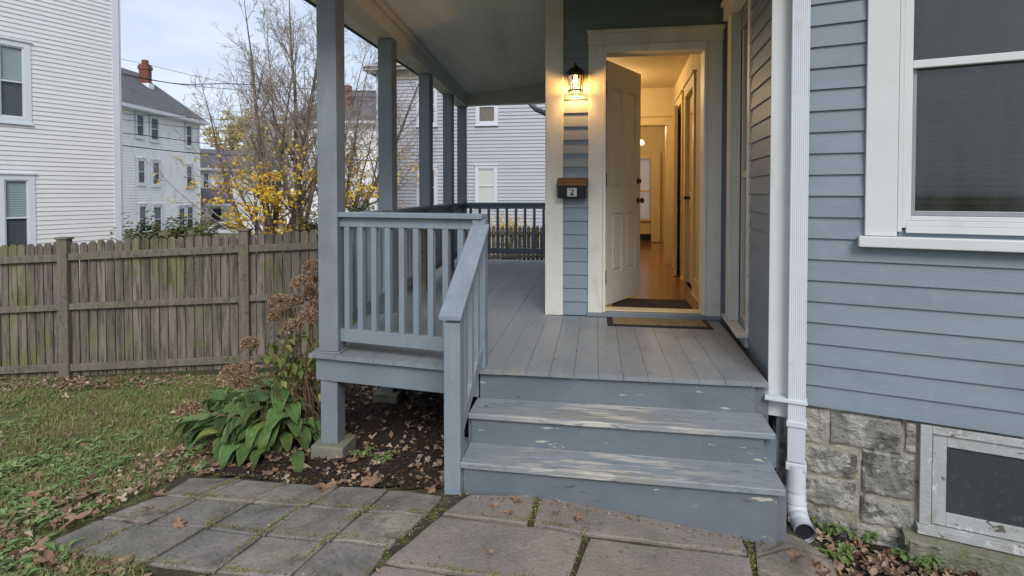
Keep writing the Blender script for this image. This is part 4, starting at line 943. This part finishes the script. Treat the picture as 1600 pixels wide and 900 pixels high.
# ------------------------------------------------------------------ vegetation
def leafquad(mb,p,d,up,l,w,fold=.25,droop=.3,n=2):
    d=Vector(d).normalized(); up=Vector(up); s=d.cross(up)
    if s.length<1e-4: s=d.cross(Vector((1,0,.1)))
    s.normalize(); nrm=s.cross(d).normalized()
    i=len(mb.v); p=Vector(p)
    m=p+d*l*.5+nrm*0; 
    mb.v+=[tuple(p),tuple(m+s*w/2+nrm*fold*w-nrm*droop*l*.12),tuple(p+d*l-nrm*droop*l*.5),tuple(m-s*w/2+nrm*fold*w-nrm*droop*l*.12),tuple(m-nrm*droop*l*.12)]
    mb.f+=[(i,i+1,i+4),(i+1,i+2,i+4),(i,i+4,i+3),(i+4,i+2,i+3)]
def rdir(a=.3):
    g=random.uniform(0,2*math.pi); z=random.uniform(-1,1)*a; r=math.sqrt(max(0,1-z*z)); return Vector((r*math.cos(g),r*math.sin(g),z))
def tree(name,label,base,limbs,seed,leafm,zc,zr,lp,group='bare trees behind the fence'):
    """limbs: (angle about z, tilt from vertical, length, radius) leaving a short trunk"""
    random.seed(seed); base=Vector(base); ro=empty(name,base,label,'tree'); big=MB(); tw=MB(); lv=MB(); gl=MB()
    def branch(p,d,L_,r,lev,up):
        n={0:12,1:7,2:4,3:3}[lev]; path=[p.copy()]; dd=d.copy(); q=p.copy()
        for k in range(n):
            dd=(dd+rdir(1)*(.07,.12,.16,.2)[lev]+Vector((0,0,up))).normalized(); q=q+dd*L_/n; path.append(q.copy())
        rad=[max(.0036,r*(1-k/n)**((1.15,1,1,1)[lev])) for k in range(n+1)]
        (big if lev==0 else tw).tube(path,rad,(7,5,3,3)[lev],cap=False)
        if lev<3:
            cnt=(int(L_/.34),int(L_/.19)+1,int(L_/.13)+1)[lev]
            for c in range(cnt):
                t=random.uniform((.16,.15,.15)[lev],.98); k=min(n-1,int(t*n)); st=path[k].lerp(path[k+1],t*n-k)
                ax=dd.cross(rdir(1)).normalized(); nd=(Matrix.Rotation(random.uniform(.5,1.0),3,ax)@(path[k+1]-path[k]).normalized())
                ll=(L_*(1-t)*.5+.45,L_*(1-t)*.5+.16,random.uniform(.08,.24))[lev]*random.uniform(.6,1.1)
                branch(st,nd,ll,rad[k]*(.42,.45,.6)[lev],lev+1,(.07,.05,.02)[lev])
        if lev>=2:
            if random.random()<.22: leafquad(lv,path[-1],rdir(.8)+Vector((0,0,-.3)),rdir(1),random.uniform(.03,.06),.03)
            for q in path[1:]:
                k=lp*max(0,1-abs(q.z-zc)/zr)*(1.7 if mnoise.noise(q*1.3+Vector((seed,0,0)))>.06 else .05)
                while k>0 and random.random()<k:
                    leafquad(gl,q+rdir(1)*.07,rdir(.7)+Vector((0,0,-.4)),rdir(1)+Vector((0,0,1)),random.uniform(.08,.13),random.uniform(.06,.10)); k-=.4
    for g,tl,L_,r in limbs:
        g=math.radians(g); tl=math.radians(tl); d=Vector((math.cos(g)*math.sin(tl),math.sin(g)*math.sin(tl),math.cos(tl)))
        branch(base+Vector((math.cos(g)*.04,math.sin(g)*.04,-.1)),d,L_,r,0,.035)
    big.build('trunk',m_bark,ro,smooth=True); tw.build('branches',m_twig,ro); lv.build('withered_leaves',m_tan,ro); 
    if gl.f: gl.build('yellow_leaves',leafm,ro)
    return ro
def tb(px,D): p=atD(px,300,D); p.z=-.7; return p
tree('bare_tree','bare grey tree with twin leaning trunks nearest the three storey house',tb(412,15.5),[(178,24,6.4,.09),(20,9,7.4,.11),(90,16,6.2,.07),(350,26,5.2,.06)],11,m_gold,1.7,1.4,.19)
tree('bare_tree','tall bare tree with forked trunk in the middle of the yellow foliage',tb(447,15.0),[(180,17,8.6,.12),(5,7,9,.12),(350,19,7.8,.08),(172,30,6.5,.06)],24,m_gold,2.0,1.4,.19)
tree('bare_tree','straight bare tree just left of the front porch post',tb(481,16.5),[(170,4,9.5,.12),(0,14,8,.07),(188,14,8.4,.08)],5,m_gold,2.2,1.3,.16)
tree('bare_tree','slanting bare tree seen between the first two porch posts',tb(516,17.5),[(0,27,8.6,.11),(10,44,5.2,.06),(60,15,8,.08),(340,33,6,.06)],31,m_gold,1.9,1.4,.19)
def leafy(name,label,base,H,rad,seed,lm,n,leaf=(.08,.13),zc=.6,cat='tree',trunk=True,layers_=14):
    random.seed(seed); base=Vector(base); ro=empty(name,base,label,cat); tr=MB(); lv=MB()
    if trunk: tr.tube([base,base+Vector((.05,0,H*.45)),base+Vector((0,0,H*.75))],[.06*H/3,.045*H/3,.02],7)
    for k in range(layers_):
        z=H*(.28+.66*random.random()); g=random.uniform(0,6.28); rr=rad*random.uniform(.45,1)*(1-.45*abs(z/H-zc)/.5)
        st=base+Vector((0,0,z*.7)); en=base+Vector((rr*math.cos(g),rr*math.sin(g),z)); md_=st.lerp(en,.5)+Vector((0,0,.1))
        tr.tube([st,md_,en],[.02*H/3,.012*H/3,.005],4,cap=False)
        for c in range(5):
            cc_=md_.lerp(en,random.uniform(0,1.1))+rdir(1)*rad*.14; flat=random.uniform(.08,.2)
            for j in range(int(n/layers_/5)):
                o_=rdir(1)*rad*.24*random.random()**.6; o_.z*=flat*2.2
                leafquad(lv,cc_+o_,rdir(.5)+Vector((0,0,-.35)),rdir(.6)+Vector((0,0,1)),random.uniform(*leaf),random.uniform(*leaf)*.75)
    tr.build('trunk',m_bark,ro,smooth=True); lv.build('foliage',lm,ro); return ro
leafy('yellow_tree','young golden yellow tree behind the fence among bare trunks',tb(398,14.3),2.9,1.1,2,m_gold,800,zc=.55,layers_=18)
leafy('yellow_tree','golden yellow tree hugging the left side of the porch post',tb(462,14.6),3.2,1.2,8,m_gold,800,layers_=18)
leafy('yellow_tree','sparse golden yellow tree seen between the first two porch posts',tb(556,16.5),2.9,1.25,4,m_gold,600,layers_=16)
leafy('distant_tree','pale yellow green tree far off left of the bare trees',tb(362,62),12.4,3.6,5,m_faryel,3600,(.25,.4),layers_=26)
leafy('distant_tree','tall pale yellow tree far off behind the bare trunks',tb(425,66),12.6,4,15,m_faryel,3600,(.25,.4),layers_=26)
def shrub(name,label,c,rx,ry,h,seed,lm,n,leaf=(.06,.10),cat='shrub',stems=9):
    random.seed(seed); c=Vector(c); ro=empty(name,c,label,cat); st=MB(); lv=MB()
    for k in range(stems):
        g=random.uniform(0,6.28); e=c+Vector((rx*.8*math.cos(g)*random.random(),ry*.8*math.sin(g)*random.random(),h*random.uniform(.6,.95)))
        st.tube([c+Vector((rx*.2*math.cos(g),ry*.2*math.sin(g),0)),c.lerp(e,.5)+Vector((0,0,.05)),e],[.015,.01,.004],5)
        for j in range(int(n/stems)):
            q=e+rdir(1)*Vector((1,1,1)).length*.0; o_=rdir(1)*(random.random()**.45); q=e+Vector((o_.x*rx*.5,o_.y*ry*.5,o_.z*h*.32))
            leafquad(lv,q,rdir(.6)+Vector((0,0,.2)),Vector((0,0,1))+rdir(1)*.6,random.uniform(*leaf),random.uniform(*leaf)*.5)
    st.build('stems',m_stem,ro); lv.build('foliage',lm,ro); return ro
def sh(px,ytop,D,w,**k): p=atD(px,300,D); p.z=-.5; top=1.6+(302-ytop)*D/860; return p,w,w*.7,(top+.5)*.88
def S_(name,label,px,ytop,D,wpx,seed,lm,n,**k):
    p,a,b,h=sh(px,ytop,D,wpx*D/860/2); return shrub(name,label,p,a,b,h,seed,lm,n,**k)
S_('rhododendron_bush','broad green and russet bush behind the fence beside the white siding',222,346,8.2,95,1,m_shrub,1700,leaf=(.06,.11),stems=22)
S_('rhododendron_bush','dark leafy bush behind the fence below the three storey house',272,349,8.6,70,2,m_shrub,1100,leaf=(.06,.11),stems=16)
S_('garden_shrub','thin sprawling shrub poking above the fence at the white corner board',172,352,7.4,40,3,m_shrub,90,leaf=(.03,.05),stems=8)
S_('garden_shrub','pointed dark green shrub by the back corner of the three storey house',307,335,13,30,4,m_shrub,500,leaf=(.06,.1))
S_('garden_shrub','low russet shrub behind the fence right of the pointed shrub',335,350,11,50,5,m_shrub,600,leaf=(.06,.1))
S_('evergreen_shrub','dark evergreen shrub behind the fence beside the porch post',482,332,12,56,6,m_shrub,1500,leaf=(.06,.1),stems=16)
S_('evergreen_shrub','green evergreen shrub above the porch rail beside the lavender house',556,312,13,70,7,m_shrub,1700,leaf=(.07,.12),stems=18)
S_('yellow_shrub','yellow and tan leaved shrub behind the far porch railing',797,335,14.5,110,8,m_gold,1000,leaf=(.06,.1),stems=20)

# parked car beyond the fence, mostly hidden
cp=atD(362,300,26); cp.z=-.75; cp=atD(378,300,33); cp.z=-1.55; car=empty('parked_car',cp,'small white parked car glimpsed over the fence under the yellow leaves','car')
CF=Fr((cp.x,cp.y),(1,0.15)); 
if CF.n.y>0: CF.n=-CF.n
prof=[(-2.1,.35),(2.1,.35),(2.15,.75),(1.9,.95),(1.0,1.02),(.45,1.42),(-1.1,1.45),(-1.8,1.0),(-2.1,.9)]
MB().prism([CF.p(a,.8,z-1.55) for a,z in prof],CF.n*-1.6).build('body',m_car,car,bevel=.06)
MB().prism([CF.p(a,.805,z-1.55) for a,z in ((.78,1.03),(.38,1.36),(-1.0,1.39),(-1.5,1.03))],CF.n*-.01).build('side_window',m_dglass,car)
for a in (-1.35,1.35): MB().tube([CF.p(a,.84,-1.22),CF.p(a,.6,-1.22)],[.33,.33],20).build('wheel',m_rub,car)

# cables
def cable(label,pts,D0,D1,r=.012):
    n=len(pts); P=[]
    for i,(x,y) in enumerate(pts): P.append(atD(x,y,D0+(D1-D0)*i/(n-1)))
    Q=[]
    for i in range(n-1):
        a=P[max(0,i-1)];b=P[i];c=P[i+1];d=P[min(n-1,i+2)]
        for k in range(6):
            t=k/6; Q.append(.5*((2*b)+(c-a)*t+(2*a-5*b+4*c-d)*t*t+(3*b-a-3*c+d)*t*t*t))
    Q.append(P[-1]); mb=MB(); mb.tube(Q,r,5); tag(mb.build('overhead_cable',m_wire,smooth=True),label,'cable',None)
cable('thin topmost overhead cable across the sky above the chimney',[(150,84),(230,101),(320,122),(420,140),(640,165)],23,23,.008)
cable('thick black overhead cable just below the chimney top',[(150,104),(200,117),(280,131),(370,131),(500,140),(640,146)],22,22,.018)
cable('overhead cable drooping from the chimney level into the bare trees',[(150,106),(200,119),(290,133),(370,140),(480,150),(640,152)],22.3,22.3,.012)
cable('overhead cable at the eave of the three storey house',[(150,176),(250,181),(330,186),(430,188),(640,182)],22,22,.010)
cable('overhead cable crossing the top storey windows',[(150,183),(220,190),(330,203),(430,203),(640,196)],21.5,21.5,.010)
cable('overhead cable crossing below the top storey windows',[(150,203),(230,212),(330,225),(420,229),(640,236)],21,21,.014)
cable('lowest and thickest overhead cable crossing the middle of the white house',[(150,222),(230,232),(330,241),(450,246),(640,253)],21,21,.018)

# ------------------------------------------------------------------ lawn, weeds and leaf litter
random.seed(42)
def vis(x,y,m=40):
    d=Vector((x,y,G(x,y)))-CO; z=d.dot(cF)
    if z<.5: return False
    px=800+F*d.dot(cR)/z; py=YC-F*d.dot(cU)/z
    return -m<px<1600+m and py<900+m+30
leftline=[(1.0,),]
def in_paved(x,y): return inpoly(x,y)
gr=MB(); wd=MB(); n=0
def fenceY(x): 
    t=(x-FA.x)/(FB.x-FA.x); return FA.y+(FB.y-FA.y)*t
while n<80000:
    x=random.uniform(-6.9,-1.1); y=random.uniform(1.2,6.2)
    if y>fenceY(x)-.02 or not vis(x,y) or inpoly(x,y) : continue
    if in_mulch(x,y) or x>-1.5 and y>2.4: continue
    dn=mnoise.noise(Vector((x*1.7,y*1.7,2)))+.35*mnoise.noise(Vector((x*6,y*6,2)))
    if random.random()>.62+dn*.9: n+=1; continue
    n+=1
    z=G(x,y)-.012; hgt=random.uniform(.02,.055)*(1+.5*dn); g=random.uniform(0,6.28); ln=Vector((math.cos(g),math.sin(g),0)); sdv=Vector((-ln.y,ln.x,0))*random.uniform(.0018,.0034)
    b=Vector((x,y,z)); k=random.uniform(.1,.9); i=len(gr.v)
    gr.v+=[tuple(b-sdv),tuple(b+sdv),tuple(b+sdv*.8+ln*hgt*k*.4+Vector((0,0,hgt*.7))),tuple(b-sdv*.8+ln*hgt*k*.4+Vector((0,0,hgt*.7))),tuple(b+ln*hgt*k*1.3+Vector((0,0,hgt*(1.05-k*.4))))]
    gr.f+=[(i,i+1,i+2,i+3),(i+3,i+2,i+4)]
tag(gr.build('grass',m_grass),'short patchy autumn lawn grass','grass',kind='stuff')
random.seed(43); n=0
while n<620:
    x=random.uniform(-6.5,-1.3); y=random.uniform(1.3,5.9)
    if y>fenceY(x)-.05 or not vis(x,y) or inpoly(x,y) or in_mulch(x,y): continue
    dn=mnoise.noise(Vector((x*1.1,y*1.1,7))); near=1-sm(2.6,4.6,y)
    if random.random()>.18+.75*near+dn*.9: n+=.3; continue
    n+=1; c=Vector((x,y,G(x,y)-.005)); k=random.randint(5,11); s=random.uniform(.6,1.2)
    for j in range(k):
        g=random.uniform(0,6.28); o_=Vector((math.cos(g),math.sin(g),0)); el=random.uniform(.2,.9)
        leafquad(wd,c+o_*random.uniform(0,.03)+Vector((0,0,random.uniform(.008,.03))),o_+Vector((0,0,el)),Vector((0,0,1)),random.uniform(.035,.075)*s,random.uniform(.018,.032)*s,.2,.9)
tag(wd.build('broadleaf_weeds',m_green),'low green broadleaf weeds spread through the lawn','ground cover',kind='stuff')

MOUTH=path[-1].copy()
def deadleaf(mb,p,s,curl=.4,rz=None,lobes=5,seed=None):
    # lobed leaf outline fanned from its centre, curled
    rz=random.uniform(0,6.28) if rz is None else rz; N_=lobes*4; i=len(mb.v); up=(Vector((random.gauss(0,.22),random.gauss(0,.22),1))).normalized()
    a=up.cross(Vector((math.cos(rz),math.sin(rz),0))).normalized(); b=up.cross(a); ph=random.uniform(0,6.28)
    P=Vector(p); mb.v.append(tuple(P+up*s*.02))
    for rr_ in (.5,1):
        for j in range(N_):
            t=2*math.pi*j/N_; q=abs(math.cos(t*lobes/2)); r=s*(.42+.58*q**1.3)*(1 if math.cos(t)>-.8 else .6)*rr_*(1+.12*math.sin(3*t+ph))
            z=curl*s*(.55*(rr_**2)*(math.sin(t*2+ph)*.6+.35)+.12*math.sin(t*lobes+ph)*rr_)
            mb.v.append(tuple(P+(a*math.cos(t)+b*math.sin(t))*r*.5+up*max(z*.5,-.004)))
    for j in range(N_):
        k=(j+1)%N_; mb.f+=[(i,i+1+j,i+1+k),(i+1+j,i+1+N_+j,i+1+N_+k,i+1+k)]
def simpleleaf(mb,p,s,curl=.5):
    g=random.uniform(0,6.28); d=Vector((math.cos(g),math.sin(g),random.uniform(-.1,.35))); leafquad(mb,Vector(p)-d*s*.3,d,Vector((random.gauss(0,.5),random.gauss(0,.5),1)),s,s*random.uniform(.4,.8),random.uniform(0,.6),random.uniform(-.8,.8))
random.seed(50); lt=MB(); n=0
while n<3300:
    q=random.random()
    x=random.uniform(-6.6,.95); y=random.uniform(1.3,6.3)
    if x<-1.0 and y>fenceY(x)-.03: continue
    if not vis(x,y): continue
    dist=99
    inm=in_mulch(x,y); pv=inpoly(x,y)
    p_=.03
    if x<-1.2 and y>fenceY(x)-.55: p_=.62
    if inm: p_=.22 if y<3.6 else .10
    if inm and y<3.0: p_=.5
    # band along the left and upper edges of the paving
    if not pv and not inm:
        e=min([ (Vector((x,y,0))-Vector((pp[i].x,pp[i].y,0))).length for i in (0,1,2,12,11)]+[99])
        if any(inpoly(x+dx,y+dy) for dx,dy in ((.12,0),(.22,-.1),(.3,0),(0,-.2),(.1,-.3),(.2,.1))): p_=.75
        elif any(inpoly(x+dx,y+dy) for dx,dy in ((.5,0),(.45,-.3),(0,-.45))): p_=.35
        if (x+2.3)**2+(y-3.2)**2<.45: p_=.6
    p_*=.6+1.1*max(0,.5+mnoise.noise(Vector((x*2.5,y*2.5,11))))
    if pv: p_=.008
    if random.random()>p_: continue
    n+=1; s=random.uniform(.02,.075) if not pv else random.uniform(.01,.03)
    z=G(x,y)+(.025 if pv else .02 if inm else .012)
    if s>.05 and random.random()<.6: deadleaf(lt,(x,y,z+random.uniform(0,.015)),s,random.uniform(.4,1.2))
    else: simpleleaf(lt,(x,y,z+random.uniform(0,.012)),s*.9)
# right-hand soil bed
n=0
while n<420:
    x=random.uniform(.98,2.2); y=random.uniform(2.1,3.3)
    hu=WW.O+WW.d*((x-1.03)/WW.d.x)
    if y>hu.y-.06 or not vis(x,y): continue
    if (Vector((x,y,0))-Vector((MOUTH.x,MOUTH.y-.05,0))).length<.13: continue
    if random.random()>(.95 if x>1.02 and y>2.55-.25*(x-1) else .05): continue
    n+=1; s=random.uniform(.02,.085); z=G(x,y)+.02
    (deadleaf(lt,(x,y,z),s,random.uniform(.4,1.2)) if s>.045 else simpleleaf(lt,(x,y,z),s))
# crumbs along the joints and the foot of the steps
for k in range(700):
    r_=random.random()
    if r_<.35: x=random.uniform(-.7,.9); y=2.79+random.gauss(-.02,.015)
    else:
        q_=random.choice(quads+[[c6(*p) for p in s_] for s_ in slabs]); i=random.randrange(len(q_)); a=atG(*q_[i]); b=atG(*q_[(i+1)%len(q_)]); c=a.lerp(b,random.random()); x,y=c.x+random.gauss(0,.006),c.y+random.gauss(0,.006)
    simpleleaf(lt,(x,y,G(x,y)+.022),random.uniform(.006,.018))
for k in range(130):   # bits blown on to the deck and treads
    x=random.uniform(-1.7,.9); y=random.uniform(3.25,4.7) if x>-.6 else random.uniform(3.4,8)
    simpleleaf(lt,(x,y,HD+.003),random.uniform(.005,.014))
ms=MB(); random.seed(66)
n=0
while n<5200:
    q_=random.choice(quads) if random.random()<.72 else [c6(*p) for p in random.choice(slabs)]
    i=random.randrange(len(q_)); a=atG(*q_[i]); b=atG(*q_[(i+1)%len(q_)]); c=a.lerp(b,random.random())
    m_=mnoise.noise(Vector((c.x*3.1,c.y*3.1,21)))
    if m_<-.05 and random.random()<.9: continue
    n+=1; wd_=.006+.014*max(0,m_)*1.6; x,y=c.x+random.gauss(0,wd_),c.y+random.gauss(0,wd_)
    if not vis(x,y) : continue
    leafquad(ms,(x,y,G(x,y)+random.uniform(.012,.024)),rdir(.5)+Vector((0,0,.5)),Vector((0,0,1)),random.uniform(.005,.014),random.uniform(.004,.010))
m_moss=M('joint_moss','#ffffff',.9,.2,9,X_,0); ramp_island(m_moss,['#5c6328','#7a7d35','#4a5222','#8a8748','#6a5a3c'])
tag(ms.build('joint_moss',m_moss),'yellow green moss growing in the paving joints','moss',kind='stuff')
tag(lt.build('leaf_litter',m_dead),'brown and tan fallen leaves drifted over beds and lawn edge','leaf litter',kind='stuff')
# mulch chips
random.seed(51); cm=MB(); n=0
while n<9000:
    x=random.uniform(-3.2,1.0); y=random.uniform(2.6,6.2)
    if not in_mulch(x,y) or not vis(x,y) or inpoly(x,y): continue
    n+=1; g=random.uniform(0,6.28); l_=random.uniform(.008,.03); d=Vector((math.cos(g),math.sin(g),random.gauss(0,.25)))*l_; c=Vector((x,y,G(x,y)+.018))
    s=Vector((-d.y,d.x,random.gauss(0,.004))).normalized()*random.uniform(.003,.008); i=len(cm.v); h=Vector((0,0,random.uniform(.003,.009)))
    cm.v+=[tuple(c-d/2-s),tuple(c+d/2-s),tuple(c+d/2+s),tuple(c-d/2+s),tuple(c-d/2+h),tuple(c+d/2+h)]
    cm.f+=[(i,i+1,i+5,i+4),(i+2,i+3,i+4,i+5),(i,i+4,i+3),(i+1,i+2,i+5)]
tag(cm.build('mulch_chips',m_chip),'dark bark mulch chips under the porch','mulch',kind='stuff')

# larger single leaves on the stones
random.seed(60)
lf=[(627,135,.13,'pale curled maple leaf on the upper left paving stones'),(718,260,.085,'small tan leaf in the middle of the left pavers'),(515,243,.06,'little tan leaf on the left paver joint'),(600,190,.05,'tiny brown leaf on a dark paver'),(305,240,.15,'large brown maple leaf on the left edge of the paving'),(148,355,.12,'grey tan maple leaf in the grass left of the pavers'),(185,408,.15,'big rosy brown maple leaf in the lower left grass'),(440,415,.17,'large curled maple leaf at the bottom edge of the left pavers'),(360,138,.15,'orange brown maple leaf at the upper left paver corner'),(130,135,.12,'brown leaf in weeds left of the paving'),(1310,108,.14,'curled brown leaf on the paver below the footing block'),(1500,85,.13,'orange tan oak leaf in front of the mulch'),(403,205,.06,'small ivory leaf beside the left paver corner'),(820,50,.14,'folded grey brown leaf at the mulch edge above the pavers')]
def single(x,y,s,lab,conv):
    p=atG(*conv(x,y),h=.03); mb=MB(); deadleaf(mb,p,s,random.uniform(.4,.9)); o=mb.build('fallen_leaf',m_maple,smooth=True); tag(o,lab,'leaf','single fallen leaves')
for x,y,s,lab in lf: single(x,y,s,lab,c5)
for x,y,s,lab in [(505,133,.075,'rust leaf at the foot of the bottom step'),(425,155,.05,'small brown leaf left of the rust leaf by the step'),(480,178,.06,'crumpled leaf on the slab joint near the newel post'),(645,180,.045,'tiny orange leaf on the strip slab by the steps'),(715,195,.07,'orange leaf in the middle of the strip slab'),(215,98,.09,'brown leaf beside the foot of the newel post'),(415,318,.04,'small round yellow leaf on the big slab'),(1480,335,.12,'flat russet leaf on the right hand small paver')]: single(x,y,s,lab,c6)
for x,y,z,s,lab in [(760,634,.362,.03,'tiny leaf on the upper tread')]:
    p=atZ(x,y,z); mb=MB(); deadleaf(mb,p,s); tag(mb.build('fallen_leaf',m_maple),lab,'leaf','single fallen leaves')

# ------------------------------------------------------------------ hosta
random.seed(70)
def hosta_leaf(mb,p,g,L_,w,arch,base_el):
    nu,nv=7,9; i=len(mb.v); d=Vector((math.cos(g),math.sin(g),0)); s=Vector((-d.y,d.x,0)); roll=random.gauss(0,.25)
    uvs=[]
    # petiole then blade
    q=Vector(p); el=base_el; pts=[]; pet=L_*.45; tot=pet+L_; 
    for k in range(nv+1):
        pts.append((q.copy(),el)); st=L_/nv; el-=arch/nv; q=q+(d*math.cos(el)+Vector((0,0,math.sin(el))))*st
    for k in range(nv+1):
        t=k/nv; wd_=w*(math.sin(math.pi*min(1,t**.62))**.75 if 0<t<1 else 0.02); c,e=pts[k]; nn=(Vector((0,0,1))*math.cos(e)-d*math.sin(e))
        ss=(s*math.cos(roll)+nn*math.sin(roll))
        for j in range(nu+1):
            f=j/nu-.5; cup=.35*abs(f)*wd_+.012*math.sin(t*9+f*5); mb.v.append(tuple(c+ss*f*wd_+nn*cup))
            uvs.append((j/nu,t))
    fs=[]
    for k in range(nv):
        for j in range(nu):
            a=i+k*(nu+1)+j; mb.f.append((a,a+1,a+nu+2,a+nu+1)); 
            b=a-i
            mb.uv+= [uvs[b],uvs[b+1],uvs[b+nu+2],uvs[b+nu+1]]
hp=atG(425,690); hp=Vector((hp.x,hp.y,hp.z)); ho=empty('hosta_plant',hp,'big hosta with drooping ribbed green leaves beside the porch corner','plant')
hm=MB(); hm.uv=[]; pm=MB()
def hleaf(c,g,reach,rise,L_,w,arch):
    d=Vector((math.cos(g),math.sin(g),0)); top=c+d*reach+Vector((0,0,rise)); pm.tube([c+d*.03,c+d*reach*.45+Vector((0,0,rise*.75)),top],[.006,.005,.004],5)
    hosta_leaf(hm,top,g,L_,w,arch,random.uniform(.1,.5))
for k in range(125):
    g=random.uniform(0,6.28); t=random.random(); c=hp+Vector((random.gauss(0,.10),random.gauss(0,.07),0))
    reach=.06+.27*t; rise=.36-.26*t+random.gauss(0,.03)
    if math.sin(g)<0: reach*=.9
    hleaf(c,g,reach,rise,random.uniform(.17,.27),random.uniform(.075,.135),random.uniform(1.0,2.1))
for k in range(16):
    g=random.uniform(2.8,3.9); hleaf(hp+Vector((-.1,0,0)),g,random.uniform(.2,.34),random.uniform(.12,.26),random.uniform(.24,.33),random.uniform(.09,.13),random.uniform(1.2,1.7))
for k in range(9):
    g=random.uniform(4.2,5.6); hleaf(hp+Vector((.02,-.05,0)),g,random.uniform(.12,.24),random.uniform(.16,.24),random.uniform(.20,.26),random.uniform(.13,.165),random.uniform(1.6,2.0))
hm.build('leaves',m_hosta,ho,smooth=True); pm.build('leaf_stalks',m_green,ho,smooth=True)
# hydrangea with dried flower heads
random.seed(80)
hb=atG(478,655); hb=atD(480,640,3.95); hb.z=G(hb.x,hb.y)
hy=empty('hydrangea',hb,'hydrangea with brown dried flower heads leaning on the porch corner','shrub')
heads=[(489,417,.10,4.0),(471,442,.105,3.9),(487,459,.085,4.05),(437,474,.12,3.85),(461,472,.09,3.95),(430,496,.07,3.9),(459,511,.10,3.8),(482,496,.11,3.85),(390,537,.09,3.85),(362,583,.10,3.6),(385,578,.105,3.65),(295,640,.095,3.5),(494,440,.08,4.1),(446,490,.07,3.95),(375,600,.07,3.6),(492,478,.08,4.0)]
st=MB(); 
for hx_,hy_,r,D in heads:
    c=atD(hx_,hy_,D); b=hb+Vector((random.gauss(0,.09),random.gauss(0,.08),0)); mid=b.lerp(c,.55)+Vector((0,0,.12 if hx_>340 else .05)); st.tube([b,b.lerp(mid,.5)+Vector((random.gauss(0,.02),0,.03)),mid,c],[.006,.0055,.004,.003],5)
    fl=MB()
    for k in range(420):
        o_=rdir(1); 
        if o_.z<-.55: continue
        q=c+Vector((o_.x*r*.62,o_.y*r*.62,o_.z*r*.5))*random.uniform(.72,1.03)
        for m_ in range(2):
            leafquad(fl,q,o_+rdir(1)*.9,rdir(1),random.uniform(.010,.019),random.uniform(.008,.014),.3,.5)
    fl.build('flower_head',m_hyd,hy)
for k in range(26):
    b=hb+Vector((random.gauss(0,.10),random.gauss(0,.08),0)); e=b+Vector((random.gauss(-.08,.16),random.gauss(0,.12),random.uniform(.3,.75))); st.tube([b,b.lerp(e,.5)+Vector((random.gauss(0,.03),random.gauss(0,.02),.04)),e],[.006,.005,.003],5)
st.build('stems',m_stem,hy,smooth=True)
fo=MB()
for k in range(260):
    p=atD(random.gauss(455,30),random.gauss(565,30),random.uniform(3.7,4.1)); leafquad(fo,p,rdir(.4)+Vector((0,0,-.4)),Vector((0,0,1))+rdir(1)*.4,random.uniform(.04,.085),random.uniform(.022,.045),.15,.8)
m_hl=M('hydrangea_leaves','#ffffff',.6,.15,14,X_,0,transl=.25); ramp_island(m_hl,['#55682f','#6f7a3a','#3f5226','#8a8a45','#6a5a35'])
fo.build('foliage',m_hl,hy)
# weeds beside the downspout
random.seed(90)
def weed(lab,x,y,k,h):
    p=atG(x,y); ro=empty('weed_plant',p,lab,'weed','green weeds at the foundation'); lv=MB(); st=MB()
    for j in range(k):
        g=random.uniform(0,6.28); e=p+Vector((math.cos(g)*random.uniform(.02,.11),math.sin(g)*random.uniform(.02,.08),random.uniform(.35,1)*h)); st.tube([p,p.lerp(e,.5)+Vector((0,0,.01)),e],[.002,.0018,.0012],4)
        for q in range(3):
            c=p.lerp(e,1-.3*q); tri=random.uniform(0,6.28)
            for t_ in range(3):
                a=tri+t_*2.1; leafquad(lv,c,Vector((math.cos(a),math.sin(a),random.uniform(-.1,.3))),Vector((0,0,1)),random.uniform(.028,.05),random.uniform(.022,.034),.15,.7)
    st.build('stems',m_green,ro); lv.build('leaves',m_green,ro)
for lab,x,y,k,h in [('leafy green weed right beside the downspout mouth',1282,812,9,.10),('leafy weed between the downspout and the stone wall',1268,790,6,.09),('taller leafy weed against the lower foundation stone',1312,800,9,.12),('three leaved weed at the front of the soil bed',1290,832,9,.08),('bushy weed below the pale foundation stone',1348,808,10,.12),('weed standing in front of the basement sill end',1385,838,10,.12),('low weed among orange leaves mid bed',1350,845,8,.08),('small weed at the far right front of the bed',1432,884,8,.07),('tiny sprawling weed right of the small paver',1315,872,8,.05),('weed under the stone sill of the basement window',1470,880,7,.05)]: weed(lab,x,y,k,h)
for lab,x,y in [('small green weed under the porch edge',570,715),('pale weed in the mulch behind the newel post',600,722)]: weed(lab,x,y,5,.07)
